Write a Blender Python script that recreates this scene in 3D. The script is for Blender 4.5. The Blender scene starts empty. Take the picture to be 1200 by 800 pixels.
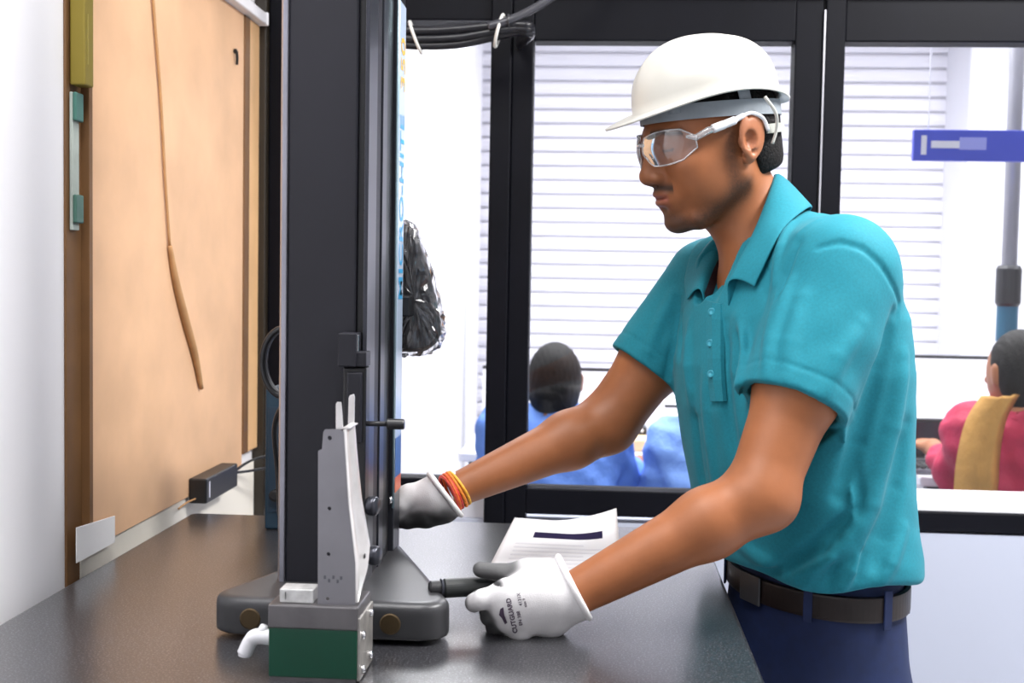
import bpy, bmesh, math, random
import numpy as np
from math import sin, cos, pi, radians, atan, hypot, sqrt
from mathutils import Matrix, Vector
from mathutils.bvhtree import BVHTree
random.seed(7); rng = np.random.default_rng(7)
S = bpy.context.scene
COL = S.collection

# ------------------------------------------------------------------ camera
FPX = 1400.0                                   # focal length for a 1200 x 800 frame
CAM = np.array([0.0, 0.0, 1.33])
YAW = atan(98.7 / FPX); PITCH = atan(75.7 / hypot(FPX, 98.7)); ROLL = radians(1.0)
RM = Matrix.Rotation(YAW, 3, 'Z') @ Matrix.Rotation(pi / 2 - PITCH, 3, 'X') @ Matrix.Rotation(ROLL, 3, 'Z')
RN = np.array(RM)
cd = bpy.data.cameras.new('camera'); cam = bpy.data.objects.new('camera', cd); COL.objects.link(cam)
cam.matrix_world = Matrix.Translation(CAM) @ RM.to_4x4()
cd.sensor_width = 36.0; cd.lens = 36.0 * FPX / 1200.0; cd.clip_start = 0.02
cd.dof.use_dof = True; cd.dof.focus_distance = 1.62; cd.dof.aperture_fstop = 7.0
S.camera = cam

# ------------------------------------------------------------------ world, exposure, large lights
w = bpy.data.worlds.new('world'); S.world = w; w.use_nodes = True
w.node_tree.nodes['Background'].inputs[0].default_value = (0.95, 0.96, 1.0, 1)
w.node_tree.nodes['Background'].inputs[1].default_value = 0.28
S.view_settings.view_transform = 'Standard'; S.view_settings.look = 'None'
S.view_settings.exposure = 0.75; S.view_settings.gamma = 1.0; S.view_settings.use_curve_mapping = False

def area(name, loc, sx, sy, power, rot=(0, 0, 0), color=(1, 1, 1)):
    l = bpy.data.lights.new(name, 'AREA'); l.shape = 'RECTANGLE'; l.size = sx; l.size_y = sy
    l.energy = power; l.color = color
    o = bpy.data.objects.new(name, l); COL.objects.link(o); o.location = loc; o.rotation_euler = rot
    return o
LAMPS_NEAR = [((1.20, 1.45, 2.58), 0.5, 1.2, 54), ((-0.30, 0.95, 2.58), 0.5, 1.2, 11)]
LAMPS_FAR = [((-0.6, 4.1, 2.68), 0.6, 1.8, 33), ((0.75, 4.1, 2.68), 0.6, 1.8, 35), ((2.0, 4.1, 2.68), 0.6, 1.8, 30)]
for i, (p, a, b, e) in enumerate(LAMPS_NEAR + LAMPS_FAR):
    area('ceiling_lamp_light', (p[0], p[1], p[2] - 0.012), a * .92, b * .95, e, color=(1, 0.985, 0.96) if i < 2 else (0.97, 0.97, 1))

# ------------------------------------------------------------------ helpers
def ray(u, v):
    return RN @ np.array([(u - 600) / FPX, -(v - 400) / FPX, -1.0])
def at(u, v, Y):                                # point of the place seen at u, v that lies at depth Y
    d = ray(u, v); return CAM + d * (Y / d[1])
def atz(u, v, z):
    d = ray(u, v); return CAM + d * ((z - CAM[2]) / d[2])
def atx(u, v, x):
    d = ray(u, v); return CAM + d * (x / d[0])
def proj(p):
    q = RN.T @ (np.asarray(p, float) - CAM); return 600 + FPX * q[0] / -q[2], 400 - FPX * q[1] / -q[2]

def mat(name, col, rough=0.5, metal=0.0, noise=None, bump=None, spec=0.5, coat=0.0, attr=None, sheen=0.0):
    """Principled material; noise=(scale, amount) mottles the colour, bump=(scale, strength, distance)."""
    m = bpy.data.materials.new(name); m.use_nodes = True
    nt = m.node_tree; b = nt.nodes['Principled BSDF']
    b.inputs['Roughness'].default_value = rough; b.inputs['Metallic'].default_value = metal
    b.inputs['Specular IOR Level'].default_value = spec; b.inputs['Coat Weight'].default_value = coat
    b.inputs['Sheen Weight'].default_value = sheen
    tc = nt.nodes.new('ShaderNodeTexCoord')
    src = None
    if attr:
        a = nt.nodes.new('ShaderNodeVertexColor'); a.layer_name = attr; src = a.outputs['Color']
    if noise:
        n = nt.nodes.new('ShaderNodeTexNoise'); n.inputs['Scale'].default_value = noise[0]; n.inputs['Detail'].default_value = 5
        nt.links.new(tc.outputs['Object'], n.inputs['Vector'])
        mr = nt.nodes.new('ShaderNodeMapRange'); mr.inputs[1].default_value = 0.25; mr.inputs[2].default_value = 0.75
        mr.inputs[3].default_value = 1 - noise[1]; mr.inputs[4].default_value = 1 + noise[1]
        nt.links.new(n.outputs['Fac'], mr.inputs[0])
        mx = nt.nodes.new('ShaderNodeMix'); mx.data_type = 'RGBA'; mx.blend_type = 'MULTIPLY'; mx.inputs[0].default_value = 1
        if src: nt.links.new(src, mx.inputs[6])
        else: mx.inputs[6].default_value = (*col, 1)
        nt.links.new(mr.outputs[0], mx.inputs[7]); nt.links.new(mx.outputs[2], b.inputs['Base Color'])
    elif src: nt.links.new(src, b.inputs['Base Color'])
    else: b.inputs['Base Color'].default_value = (*col, 1)
    if bump:
        n = nt.nodes.new('ShaderNodeTexNoise'); n.inputs['Scale'].default_value = bump[0]; n.inputs['Detail'].default_value = 4
        nt.links.new(tc.outputs['Object'], n.inputs['Vector'])
        bp = nt.nodes.new('ShaderNodeBump'); bp.inputs['Strength'].default_value = bump[1]; bp.inputs['Distance'].default_value = bump[2]
        nt.links.new(n.outputs['Fac'], bp.inputs['Height']); nt.links.new(bp.outputs[0], b.inputs['Normal'])
    return m

def glassy(name, tint=(1, 1, 1), gloss=0.08, rough=0.02, body=None, bodyfac=0.0):
    """thin clear sheet: see-through with a Fresnel reflection, optionally a little of a milky body"""
    m = bpy.data.materials.new(name); m.use_nodes = True; nt = m.node_tree
    nt.nodes.remove(nt.nodes['Principled BSDF']); out = nt.nodes['Material Output']
    t = nt.nodes.new('ShaderNodeBsdfTransparent'); t.inputs[0].default_value = (*tint, 1)
    g = nt.nodes.new('ShaderNodeBsdfGlossy'); g.inputs['Roughness'].default_value = rough
    lw = nt.nodes.new('ShaderNodeFresnel'); lw.inputs[0].default_value = 1.45
    ad = nt.nodes.new('ShaderNodeMath'); ad.operation = 'ADD'; ad.inputs[1].default_value = gloss; ad.use_clamp = True
    nt.links.new(lw.outputs[0], ad.inputs[0])
    mx = nt.nodes.new('ShaderNodeMixShader'); nt.links.new(ad.outputs[0], mx.inputs[0])
    nt.links.new(t.outputs[0], mx.inputs[1]); nt.links.new(g.outputs[0], mx.inputs[2])
    last = mx
    if body:
        d = nt.nodes.new('ShaderNodeBsdfDiffuse'); d.inputs[0].default_value = (*body, 1)
        m2 = nt.nodes.new('ShaderNodeMixShader'); m2.inputs[0].default_value = bodyfac
        nt.links.new(mx.outputs[0], m2.inputs[1]); nt.links.new(d.outputs[0], m2.inputs[2]); last = m2
    nt.links.new(last.outputs[0], out.inputs['Surface'])
    return m

def tag(o, label=None, cat=None, group=None, kind=None):
    if label: o['label'] = label
    if cat: o['category'] = cat
    if group: o['group'] = group
    if kind: o['kind'] = kind
    return o
def link(name, me, m=None, parent=None, smooth=False, loc=None, rot=None):
    if m is not None and not me.materials: me.materials.append(m)
    o = bpy.data.objects.new(name, me); COL.objects.link(o)
    if parent is not None: o.parent = parent
    if loc is not None: o.location = Vector([float(c) for c in loc])
    if rot is not None: o.rotation_euler = rot
    if smooth: me.shade_smooth()
    return o
def empty(name, loc=(0, 0, 0)):
    o = bpy.data.objects.new(name, None); COL.objects.link(o); o.location = Vector([float(c) for c in loc]); o.empty_display_size = .05
    return o
class Rooted:
    """parts are written in world coordinates and re-based to the thing's foot"""
    def __init__(s, name, foot): s.o = empty(name, foot); s.f = Vector([float(c) for c in foot])
    def part(s, name, me, m=None, parent=None, smooth=False):
        o = link(name, me, m, parent if parent is not None else s.o, smooth)
        if parent is None: o.location = -s.f
        return o
def mesh(name, V, Fc):
    me = bpy.data.meshes.new(name); me.from_pydata([tuple(float(c) for c in v) for v in V], [], [tuple(int(i) for i in f) for f in Fc]); me.update(); return me
def from_bm(name, bm):
    me = bpy.data.meshes.new(name); bmesh.ops.recalc_face_normals(bm, faces=bm.faces); bm.to_mesh(me); bm.free(); return me
def box(x0, x1, y0, y1, z0, z1, bev=0.0, seg=2, name='box'):
    bm = bmesh.new(); bmesh.ops.create_cube(bm, size=1)
    for v in bm.verts:
        v.co = Vector(((x0 + x1) / 2 + v.co.x * (x1 - x0), (y0 + y1) / 2 + v.co.y * (y1 - y0), (z0 + z1) / 2 + v.co.z * (z1 - z0)))
    if bev: bmesh.ops.bevel(bm, geom=bm.edges[:], offset=bev, segments=seg, affect='EDGES', profile=0.5)
    return from_bm(name, bm)
def prism(pts, axis, a, b, bev=0.0, seg=2, name='prism'):
    """pts: 2-D outline; extruded along axis 'x','y','z' from a to b"""
    def P(p, t):
        return {'x': (t, p[0], p[1]), 'y': (p[0], t, p[1]), 'z': (p[0], p[1], t)}[axis]
    bm = bmesh.new()
    va = [bm.verts.new(P(p, a)) for p in pts]; vb = [bm.verts.new(P(p, b)) for p in pts]
    n = len(pts); bm.faces.new(va); bm.faces.new(vb[::-1])
    for i in range(n): bm.faces.new((va[i], vb[i], vb[(i + 1) % n], va[(i + 1) % n]))
    bmesh.ops.recalc_face_normals(bm, faces=bm.faces)
    if bev: bmesh.ops.bevel(bm, geom=bm.edges[:], offset=bev, segments=seg, affect='EDGES', profile=0.5)
    return from_bm(name, bm)
def tube(pts, r, n=10, name='tube', caps=True, closed=False):
    pts = [Vector([float(c) for c in p]) for p in pts]; N = len(pts)
    rs = r if hasattr(r, '__len__') else [r] * N
    V = []; Fc = []; up = None
    for i, p in enumerate(pts):
        if closed: t = pts[(i + 1) % N] - pts[i - 1]
        else: t = pts[min(i + 1, N - 1)] - pts[max(i - 1, 0)]
        t.normalize()
        if up is None:
            up = Vector((0, 0, 1)) if abs(t.z) < .9 else Vector((1, 0, 0))
        a = t.cross(up).normalized(); up = a.cross(t).normalized()
        for k in range(n):
            q = 2 * pi * k / n; V.append(p + a * (cos(q) * rs[i]) + up * (sin(q) * rs[i]))
    M = N if closed else N - 1
    for i in range(M):
        j = (i + 1) % N
        for k in range(n): Fc.append((i * n + k, i * n + (k + 1) % n, j * n + (k + 1) % n, j * n + k))
    if caps and not closed:
        Fc.append(tuple(range(n))[::-1]); Fc.append(tuple((N - 1) * n + k for k in range(n)))
    return mesh(name, V, Fc)
def spline(pts, per=8):
    P = [np.array(p, float) for p in pts]; P = [2 * P[0] - P[1]] + P + [2 * P[-1] - P[-2]]; out = []
    for i in range(1, len(P) - 2):
        for k in range(per):
            t = k / per; a, b, c, d = P[i - 1], P[i], P[i + 1], P[i + 2]
            out.append(.5 * ((2 * b) + (-a + c) * t + (2 * a - 5 * b + 4 * c - d) * t * t + (-a + 3 * b - 3 * c + d) * t ** 3))
    out.append(P[-2]); return out
def lathe(prof, base, axis, n=32, name='lathe'):
    """prof: (radius, distance along axis) pairs"""
    base = Vector([float(c) for c in base]); ax = Vector([float(c) for c in axis]).normalized()
    a = ax.orthogonal().normalized(); b = ax.cross(a); V = []; Fc = []
    for r, h in prof:
        for k in range(n):
            q = 2 * pi * k / n; V.append(base + ax * h + (a * cos(q) + b * sin(q)) * r)
    for i in range(len(prof) - 1):
        for k in range(n): Fc.append((i * n + k, i * n + (k + 1) % n, (i + 1) * n + (k + 1) % n, (i + 1) * n + k))
    Fc.append(tuple(range(n))[::-1]); Fc.append(tuple((len(prof) - 1) * n + k for k in range(n)))
    return mesh(name, V, Fc)
def outline_mesh(outers, holes, thick, M, name):
    """flat plate with holes: 2-D curve filled and extruded, then placed by matrix M"""
    cu = bpy.data.curves.new(name, 'CURVE'); cu.dimensions = '2D'; cu.fill_mode = 'BOTH'; cu.extrude = thick / 2; cu.bevel_depth = 0
    for poly in outers + holes:
        sp = cu.splines.new('POLY'); sp.points.add(len(poly) - 1); sp.use_cyclic_u = True
        for p, q in zip(sp.points, poly): p.co = (q[0], q[1], 0, 1)
    o = bpy.data.objects.new(name, cu); me = bpy.data.meshes.new_from_object(o)
    bpy.data.objects.remove(o); me.transform(M); return me
def text_mesh(body, size, M, name='lettering', extrude=0.0, bold=0.0, spacing=1.0):
    cu = bpy.data.curves.new(name, 'FONT'); cu.body = body; cu.size = size; cu.extrude = extrude; cu.offset = bold
    cu.align_x = 'CENTER'; cu.align_y = 'CENTER'; cu.space_character = spacing; cu.resolution_u = 3
    o = bpy.data.objects.new(name, cu); me = bpy.data.meshes.new_from_object(o); bpy.data.objects.remove(o); me.transform(M); return me
def frame_matrix(o, x, y):
    x = Vector(x).normalized(); y = Vector(y); z = x.cross(y).normalized(); y = z.cross(x)
    return Matrix(((x.x, y.x, z.x, o[0]), (x.y, y.y, z.y, o[1]), (x.z, y.z, z.z, o[2]), (0, 0, 0, 1)))

# ------------------------------------------------------------------ implicit surfaces (for people, gloves, clothes)
def smin(a, b, k):
    h = np.clip(.5 + .5 * (b - a) / k, 0, 1); return b + (a - b) * h - k * h * (1 - h)
def smax(a, b, k): return -smin(-a, -b, k)
def cone(P, a, b, ra, rb):
    a = np.asarray(a, np.float32); b = np.asarray(b, np.float32); ba = b - a; L = float(ba @ ba) + 1e-12
    x, y, z = P[0] - a[0], P[1] - a[1], P[2] - a[2]
    t = np.clip((x * ba[0] + y * ba[1] + z * ba[2]) / L, 0, 1)
    return np.sqrt((x - t * ba[0]) ** 2 + (y - t * ba[1]) ** 2 + (z - t * ba[2]) ** 2) - (ra + (rb - ra) * t)
def ball(P, c, r): return np.sqrt((P[0] - c[0]) ** 2 + (P[1] - c[1]) ** 2 + (P[2] - c[2]) ** 2) - r
def ell(P, c, r, A=None):
    x, y, z = P[0] - c[0], P[1] - c[1], P[2] - c[2]
    if A is not None: x, y, z = (A[0][0] * x + A[0][1] * y + A[0][2] * z, A[1][0] * x + A[1][1] * y + A[1][2] * z, A[2][0] * x + A[2][1] * y + A[2][2] * z)
    k0 = np.sqrt((x / r[0]) ** 2 + (y / r[1]) ** 2 + (z / r[2]) ** 2); k1 = np.sqrt((x / r[0] ** 2) ** 2 + (y / r[1] ** 2) ** 2 + (z / r[2] ** 2) ** 2) + 1e-9
    return k0 * (k0 - 1) / k1
def plane(P, o, n):
    n = np.asarray(n, float); n = n / np.linalg.norm(n)
    return (P[0] - o[0]) * n[0] + (P[1] - o[1]) * n[1] + (P[2] - o[2]) * n[2]
def surface(f, lo, hi, h, name, smooth_iter=0):
    """surface nets over the box lo..hi with step h"""
    ax = [np.arange(lo[i], hi[i] + h, h, dtype=np.float32) for i in range(3)]
    nx, ny, nz = map(len, ax)
    V = np.empty((nx, ny, nz), np.float32); B = 28; rad = h * B * .5 * 1.7321
    for i in range(0, nx, B):
        for j in range(0, ny, B):
            for k in range(0, nz, B):
                bx_, by_, bz_ = ax[0][i:i + B], ax[1][j:j + B], ax[2][k:k + B]
                c = f((np.array([[[(bx_[0] + bx_[-1]) / 2]]], np.float32), np.array([[[(by_[0] + by_[-1]) / 2]]], np.float32), np.array([[[(bz_[0] + bz_[-1]) / 2]]], np.float32)))
                c = float(np.asarray(c).ravel()[0])
                if abs(c) > rad * 1.35 + .01: V[i:i + B, j:j + B, k:k + B] = c
                else: V[i:i + B, j:j + B, k:k + B] = f((bx_[:, None, None], by_[None, :, None], bz_[None, None, :]))
    ins = V < 0; cx, cy, cz = nx - 1, ny - 1, nz - 1
    cell_ids = []; pts = []; quads = []
    for a in range(3):
        s0 = [slice(None)] * 3; s1 = [slice(None)] * 3; s0[a] = slice(0, -1); s1[a] = slice(1, None)
        c = ins[tuple(s0)] != ins[tuple(s1)]
        # keep off the border so four cells exist
        for b in range(3):
            if b != a:
                sl = [slice(None)] * 3; sl[b] = 0; c[tuple(sl)] = False; sl[b] = -1; c[tuple(sl)] = False
        I = np.argwhere(c)
        J = I.copy(); J[:, a] += 1
        v0 = V[I[:, 0], I[:, 1], I[:, 2]]; v1 = V[J[:, 0], J[:, 1], J[:, 2]]
        p = I.astype(np.float64); p[:, a] += v0 / (v0 - v1)
        b, d = (a + 1) % 3, (a + 2) % 3; ids = []
        for (ob, od) in ((-1, -1), (0, -1), (0, 0), (-1, 0)):
            K = I.copy(); K[:, b] += ob; K[:, d] += od
            k = (K[:, 0] * cy + K[:, 1]) * cz + K[:, 2]; ids.append(k); cell_ids.append(k); pts.append(p)
        q = np.stack(ids, 1); flip = v0 > 0; q[flip] = q[flip][:, ::-1]; quads.append(q)
    ids = np.concatenate(cell_ids); pts = np.concatenate(pts); Q = np.concatenate(quads)
    u, inv = np.unique(ids, return_inverse=True); cnt = np.bincount(inv)
    VV = np.stack([np.bincount(inv, pts[:, i]) / cnt for i in range(3)], 1)
    Q = np.searchsorted(u, Q)
    VV = VV * h + np.array([ax[0][0], ax[1][0], ax[2][0]])
    for _ in range(smooth_iter):
        e = np.concatenate([Q[:, [0, 1]], Q[:, [1, 2]], Q[:, [2, 3]], Q[:, [3, 0]]])
        acc = np.zeros_like(VV); c2 = np.zeros(len(VV))
        for i in range(3): acc[:, i] = np.bincount(e[:, 0], VV[e[:, 1], i], len(VV)) + np.bincount(e[:, 1], VV[e[:, 0], i], len(VV))
        c2 = np.bincount(e[:, 0], minlength=len(VV)) + np.bincount(e[:, 1], minlength=len(VV))
        VV = .5 * VV + .5 * acc / np.maximum(c2, 1)[:, None]
    me = bpy.data.meshes.new(name)
    me.vertices.add(len(VV)); me.vertices.foreach_set('co', VV.astype(np.float32).ravel())
    me.loops.add(Q.size); me.loops.foreach_set('vertex_index', Q.astype(np.int32).ravel())
    me.polygons.add(len(Q)); me.polygons.foreach_set('loop_start', np.arange(0, Q.size, 4, dtype=np.int32))
    me.update(calc_edges=True); me.validate(); me.shade_smooth()
    return me, VV
def paint(me, C):
    a = me.color_attributes.new('tint', 'FLOAT_COLOR', 'POINT')
    C4 = np.concatenate([C, np.ones((len(C), 1))], 1).astype(np.float32); a.data.foreach_set('color', C4.ravel())
def mixc(C, m, col): return C * (1 - m[:, None]) + np.array(col) * m[:, None]
def gauss(d, s): return np.exp(-(d / s) ** 2)
def sstep(a, b, x):
    t = np.clip((x - a) / (b - a), 0, 1); return t * t * (3 - 2 * t)
def vt(V): return (V[:, 0], V[:, 1], V[:, 2])

# ------------------------------------------------------------------ materials
M_white = mat('white_paint', (0.86, 0.85, 0.88), 0.6, noise=(3, .02), bump=(60, .08, .002))
M_cream = mat('cream_paint', (0.88, 0.83, 0.74), 0.6, noise=(4, .03))
M_panel = mat('pale_blue_panel', (0.43, 0.46, 0.56), 0.55, noise=(2, .03))
M_frame = mat('black_window_frame', (0.0032, 0.0034, 0.0062), 0.5, noise=(8, .2), spec=0.12)
M_brownpost = mat('dark_brown_post', (0.02, 0.014, 0.008), 0.5, noise=(9, .2))
M_floor = mat('grey_floor', (0.45, 0.46, 0.5), 0.4, noise=(5, .06))
M_ceil = mat('ceiling_white', (0.85, 0.85, 0.85), 0.8, noise=(10, .02))
M_board = mat('brown_board', (0.70, 0.43, 0.255), 0.7, noise=(7, .13), bump=(180, .15, .001))
M_boarddark = mat('board_edge_brown', (0.16, 0.075, 0.025), 0.6, noise=(10, .2))
M_boardlight = mat('board_strip_tan', (0.72, 0.44, 0.22), 0.6, noise=(10, .1))
M_slat = mat('shutter_white', (0.82, 0.81, 0.88), 0.45, noise=(3, .02))
M_glass = glassy('window_glass', (0.985, 0.99, 0.99), 0.0)

# ------------------------------------------------------------------ the setting
def struct(name, me, m, smooth=False):
    return tag(link(name, me, m, smooth=smooth), kind='structure')
XW = -0.75; YW = 2.58; TZ = 0.90
struct('floor', box(-3.5, 5.0, -1.2, 7.2, -0.1, 0.0), M_floor)
struct('ceiling', box(-3.5, 5.0, -1.2, YW + .05, 2.60, 2.70), M_ceil)
struct('ceiling_back', box(-3.5, 5.0, YW + .05, 7.2, 2.70, 2.80), M_ceil)
struct('wall_left', box(XW - .12, XW, -1.2, YW, 0, 2.6), M_white)
struct('wall_right', box(3.2, 3.3, -1.2, YW, 0, 2.6), M_white)
struct('wall_window_low', box(XW, 3.2, YW, YW + .10, 0, 0.80), M_panel)
struct('wall_window_high', box(XW, 3.2, YW, YW + .10, 2.10, 2.60), M_white)
struct('wall_back', box(-3.5, 5.0, 6.35, 6.45, 0, 2.7), M_white)
struct('wall_back_left', box(-3.6, -3.5, YW, 7.2, 0, 2.7), M_white)
struct('wall_back_right', box(5.0, 5.1, YW, 7.2, 0, 2.7), M_white)

# window frames: (left post x0,x1), pane limits
def bar(parent, name, x0, x1, y0, y1, z0, z1, m=M_frame, bev=.003):
    o = link(name, box(x0, x1, y0, y1, z0, z1, bev), m, parent); return o
ZB0, ZB1 = 0.795, 0.872; ZT0, ZT1 = 1.835, 2.10
w1 = tag(empty('window_1', (0, 0, 0)), kind='structure')
bar(w1, 'corner_post', XW + .002, -.722, YW - .02, YW + .06, 0.40, ZT1, M_brownpost)
bar(w1, 'jamb', -.722, -.690, YW, YW + .06, 0.80, ZT1)
bar(w1, 'top_rail', -.690, -.236, YW, YW + .06, 1.878, ZT1)
bar(w1, 'bottom_rail', -.690, -.236, YW, YW + .06, 0.868, 0.886)
link('lower_panel', box(-.690, -.236, YW + .012, YW + .05, 0.80, 0.868, .001), mat('light_grey_panel', (.6, .6, .66), .5, noise=(4, .03)), w1)
link('glass_pane', box(-.690, -.236, YW + .028, YW + .033, 0.886, 1.878), M_glass, w1)
w2 = tag(empty('window_2', (0, 0, 0)), kind='structure')
bar(w2, 'post', -.2365, -.192, YW - .015, YW + .06, 0.40, ZT1)
bar(w2, 'sash_stile', -.192, -.146, YW - .004, YW + .06, 0.40, ZT1)
bar(w2, 'top_rail', -.146, .405, YW, YW + .06, ZT0, 1.925)
bar(w2, 'transom', -.146, .465, YW - .012, YW + .06, 1.925, ZT1)
bar(w2, 'bottom_rail', -.146, .405, YW - .004, YW + .06, ZB0 + .02, ZB1)
bar(w2, 'sash_stile', .405, .462, YW, YW + .06, ZB0, 1.925)
link('glass_pane', box(-.146, .405, YW + .028, YW + .033, ZB1, ZT0), M_glass, w2)
w3 = tag(empty('window_3', (0, 0, 0)), kind='structure')
link('edge_strip', box(.4625, .4665, YW - .006, YW + .05, ZB0, 1.90, .001), mat('bare_aluminium', (.55, .55, .6), .35, .9, noise=(20, .1)), w3)
bar(w3, 'sash_stile', .467, .508, YW - .004, YW + .06, ZB0, 1.925)
bar(w3, 'top_rail', .508, 3.0, YW, YW + .06, ZT0, 1.925)
bar(w3, 'transom', .467, 3.2, YW - .012, YW + .06, 1.925, ZT1)
bar(w3, 'bottom_rail', .508, 3.0, YW - .004, YW + .06, ZB0 + .01, .847)
link('sill', box(.508, 3.0, YW + .0, YW + .14, .847, .872, .003), mat('white_sill', (.82, .81, .85), .4, noise=(5, .02)), w3)
bar(w3, 'sash_stile', 3.0, 3.1, YW, YW + .06, ZB0, 1.925)
link('glass_pane', box(.508, 3.0, YW + .028, YW + .033, .872, ZT0), M_glass, w3)

# roller shutter across the far wall: every slat a part
sh = tag(empty('roller_shutter', (0.3, 6.30, 0)), 'white horizontal slat roller shutter covering the far wall', 'shutter')
def slat_mesh(x0, x1, pitch):
    prof = [(0.0, -.002), (-.012, .004), (-.017, pitch * .35), (-.014, pitch * .72), (-.003, pitch - .007), (-.001, pitch - .0065), (.004, pitch - .006), (.004, -.002)]
    return prism(prof, 'x', x0, x1, name='slat')
PITCHZ = 0.0735
sm_ = slat_mesh(-1.9, 1.62, PITCHZ)
for k in range(32):
    link('slat', sm_, M_slat, sh, loc=(0, 0, .30 + k * PITCHZ))
for sx in (-1.95, 1.62):
    link('guide_rail', box(sx, sx + .05, -.035, .03, 0.0, 2.5, .004), M_slat, sh)
link('bottom_bar', box(-1.9, 1.62, -.03, .02, .24, .30, .004), mat('shutter_bar', (.05, .05, .06), .5), sh)

# ------------------------------------------------------------------ lamps of both rooms
M_lampbody = mat('lamp_housing', (.8, .8, .8), .5)
M_tube = bpy.data.materials.new('lamp_diffuser'); M_tube.use_nodes = True
_b = M_tube.node_tree.nodes['Principled BSDF']; _b.inputs['Emission Color'].default_value = (1, 1, 1, 1); _b.inputs['Emission Strength'].default_value = 3.0
for i, (p, a, b, e) in enumerate(LAMPS_NEAR + LAMPS_FAR):
    top = 2.60 if i < 2 else 2.70
    t = tag(empty('ceiling_lamp', (p[0], p[1], top)), ['white panel lamp on the ceiling above the man', 'white panel lamp on the ceiling above the granite table',
        'leftmost white panel lamp on the back room ceiling', 'middle white panel lamp on the back room ceiling', 'rightmost white panel lamp on the back room ceiling'][i], 'lamp', 'ceiling panel lamps')
    link('housing', box(-a / 2, a / 2, -b / 2, b / 2, -.018, 0, .004), M_lampbody, t)
    link('diffuser', box(-a / 2 + .02, a / 2 - .02, -b / 2 + .02, b / 2 - .02, -.022, -.018, 0), M_tube, t)

# ------------------------------------------------------------------ things of the back room
M_deskw = mat('desk_white', (.85, .84, .88), .45, noise=(4, .02))
M_blackpl = mat('black_plastic', (.012, .012, .014), .4, noise=(15, .15))
M_dgrey = mat('dark_grey_metal', (.05, .05, .055), .4, .3, noise=(15, .15))
# white cupboard seen through the left pane
R_ = Rooted('white_cupboard', (-0.93, 5.55, 0))
c0 = at(455, 300, 5.3)[0]; c1 = at(549, 300, 5.3)[0]
R_.o.location = ((c0 + c1) / 2, 5.55, 0); R_.f = Vector(((c0 + c1) / 2, 5.55, 0))
R_.part('body', box(c0, c1, 5.3, 5.8, .05, 2.5, .004), M_deskw)
R_.part('door', box(c0 + .01, c1 - .012, 5.285, 5.3, .08, 2.47, .003), M_deskw)
R_.part('edge_trim', box(c1 - .012, c1 - .002, 5.28, 5.3, .06, 2.48, .002), mat('grey_trim', (.55, .55, .6), .4))
R_.part('plinth', box(c0 + .02, c1 - .02, 5.33, 5.78, 0, .05), M_dgrey)
tag(R_.o, 'tall plain white cupboard seen through the left window pane', 'cupboard')

def desk(x0, x1, y0, y1, z, label):
    R = Rooted('office_desk', ((x0 + x1) / 2, (y0 + y1) / 2, 0))
    R.part('worktop', box(x0, x1, y0, y1, z - .03, z, .004), M_deskw)
    for x in (x0 + .03, x1 - .07):
        for y in (y0 + .03, y1 - .07):
            R.part('leg', box(x, x + .04, y, y + .04, 0, z - .03, .003), M_dgrey)
    return tag(R.o, label, 'desk')
def screen(x0, x1, y, z0, z1, label):
    R = Rooted('desk_screen', ((x0 + x1) / 2, y, 0))
    R.part('panel', box(x0, x1, y - .014, y + .014, z0, z1 - .012, .003), M_deskw)
    R.part('top_trim', box(x0, x1, y - .016, y + .016, z1 - .012, z1, .002), M_blackpl)
    for x in (x0 + .06, x1 - .1): R.part('foot', box(x, x + .04, y - .05, y + .05, 0, z0 + .02, .003), M_dgrey)
    return tag(R.o, label, 'partition')
zs = at(700, 431, 4.75)[2]
screen(at(566, 431, 4.75)[0], at(774, 431, 4.75)[0], 4.75, .3, zs, 'white desk partition with black top edge behind the dark-haired seated man')
zs2 = at(1100, 416, 4.75)[2]
screen(at(1000, 416, 4.75)[0], at(1172, 416, 4.75)[0], 4.75, .3, zs2, 'white desk partition with black top edge behind the woman in red')
desk(-.45, .75, 3.95, 4.65, .74, 'white office desk in front of the two people in blue')
desk(1.0, 2.3, 3.72, 4.65, .74, 'white office desk in front of the woman in red')
# slim white box between the two people (a unit on the desk)
p0 = at(779, 472, 4.45); p1 = at(805, 472, 4.45)
R = Rooted('white_equipment_box', ((p0[0] + .06), 4.5, .74))
R.part('body', box(p0[0], p0[0] + .16, 4.42, 4.62, .742, p0[2], .004), M_deskw)
R.part('rim', box(p0[0] - .002, p0[0] + .162, 4.415, 4.42, p0[2] - .012, p0[2] - .002, .001), M_blackpl)
tag(R.o, 'slim white equipment box standing on the desk between the two people in blue', 'box')
# cardboard pieces on the desk
bx = atz(758, 512, .78)
bx = at(757, 512, 4.15)
R = Rooted('cardboard_box', (bx[0], 4.15, .74))
M_card = mat('cardboard', (.62, .45, .27), .8, noise=(12, .12))
R.part('body', box(bx[0] - .09, bx[0] + .07, 4.08, 4.24, .742, bx[2] - .004, .003), M_card)
R.part('flap', prism([(bx[0] + .07, bx[2] - .006), (bx[0] + .12, bx[2] + .02), (bx[0] + .12, bx[2] + .024), (bx[0] + .07, bx[2])], 'y', 4.08, 4.24), M_card)
R.part('flap', prism([(bx[0] - .09, bx[2] - .006), (bx[0] - .12, bx[2] + .03), (bx[0] - .12, bx[2] + .034), (bx[0] - .09, bx[2])], 'y', 4.08, 4.24), M_card)
tag(R.o, 'small open cardboard box on the desk beside the dark-haired man', 'box')
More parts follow.
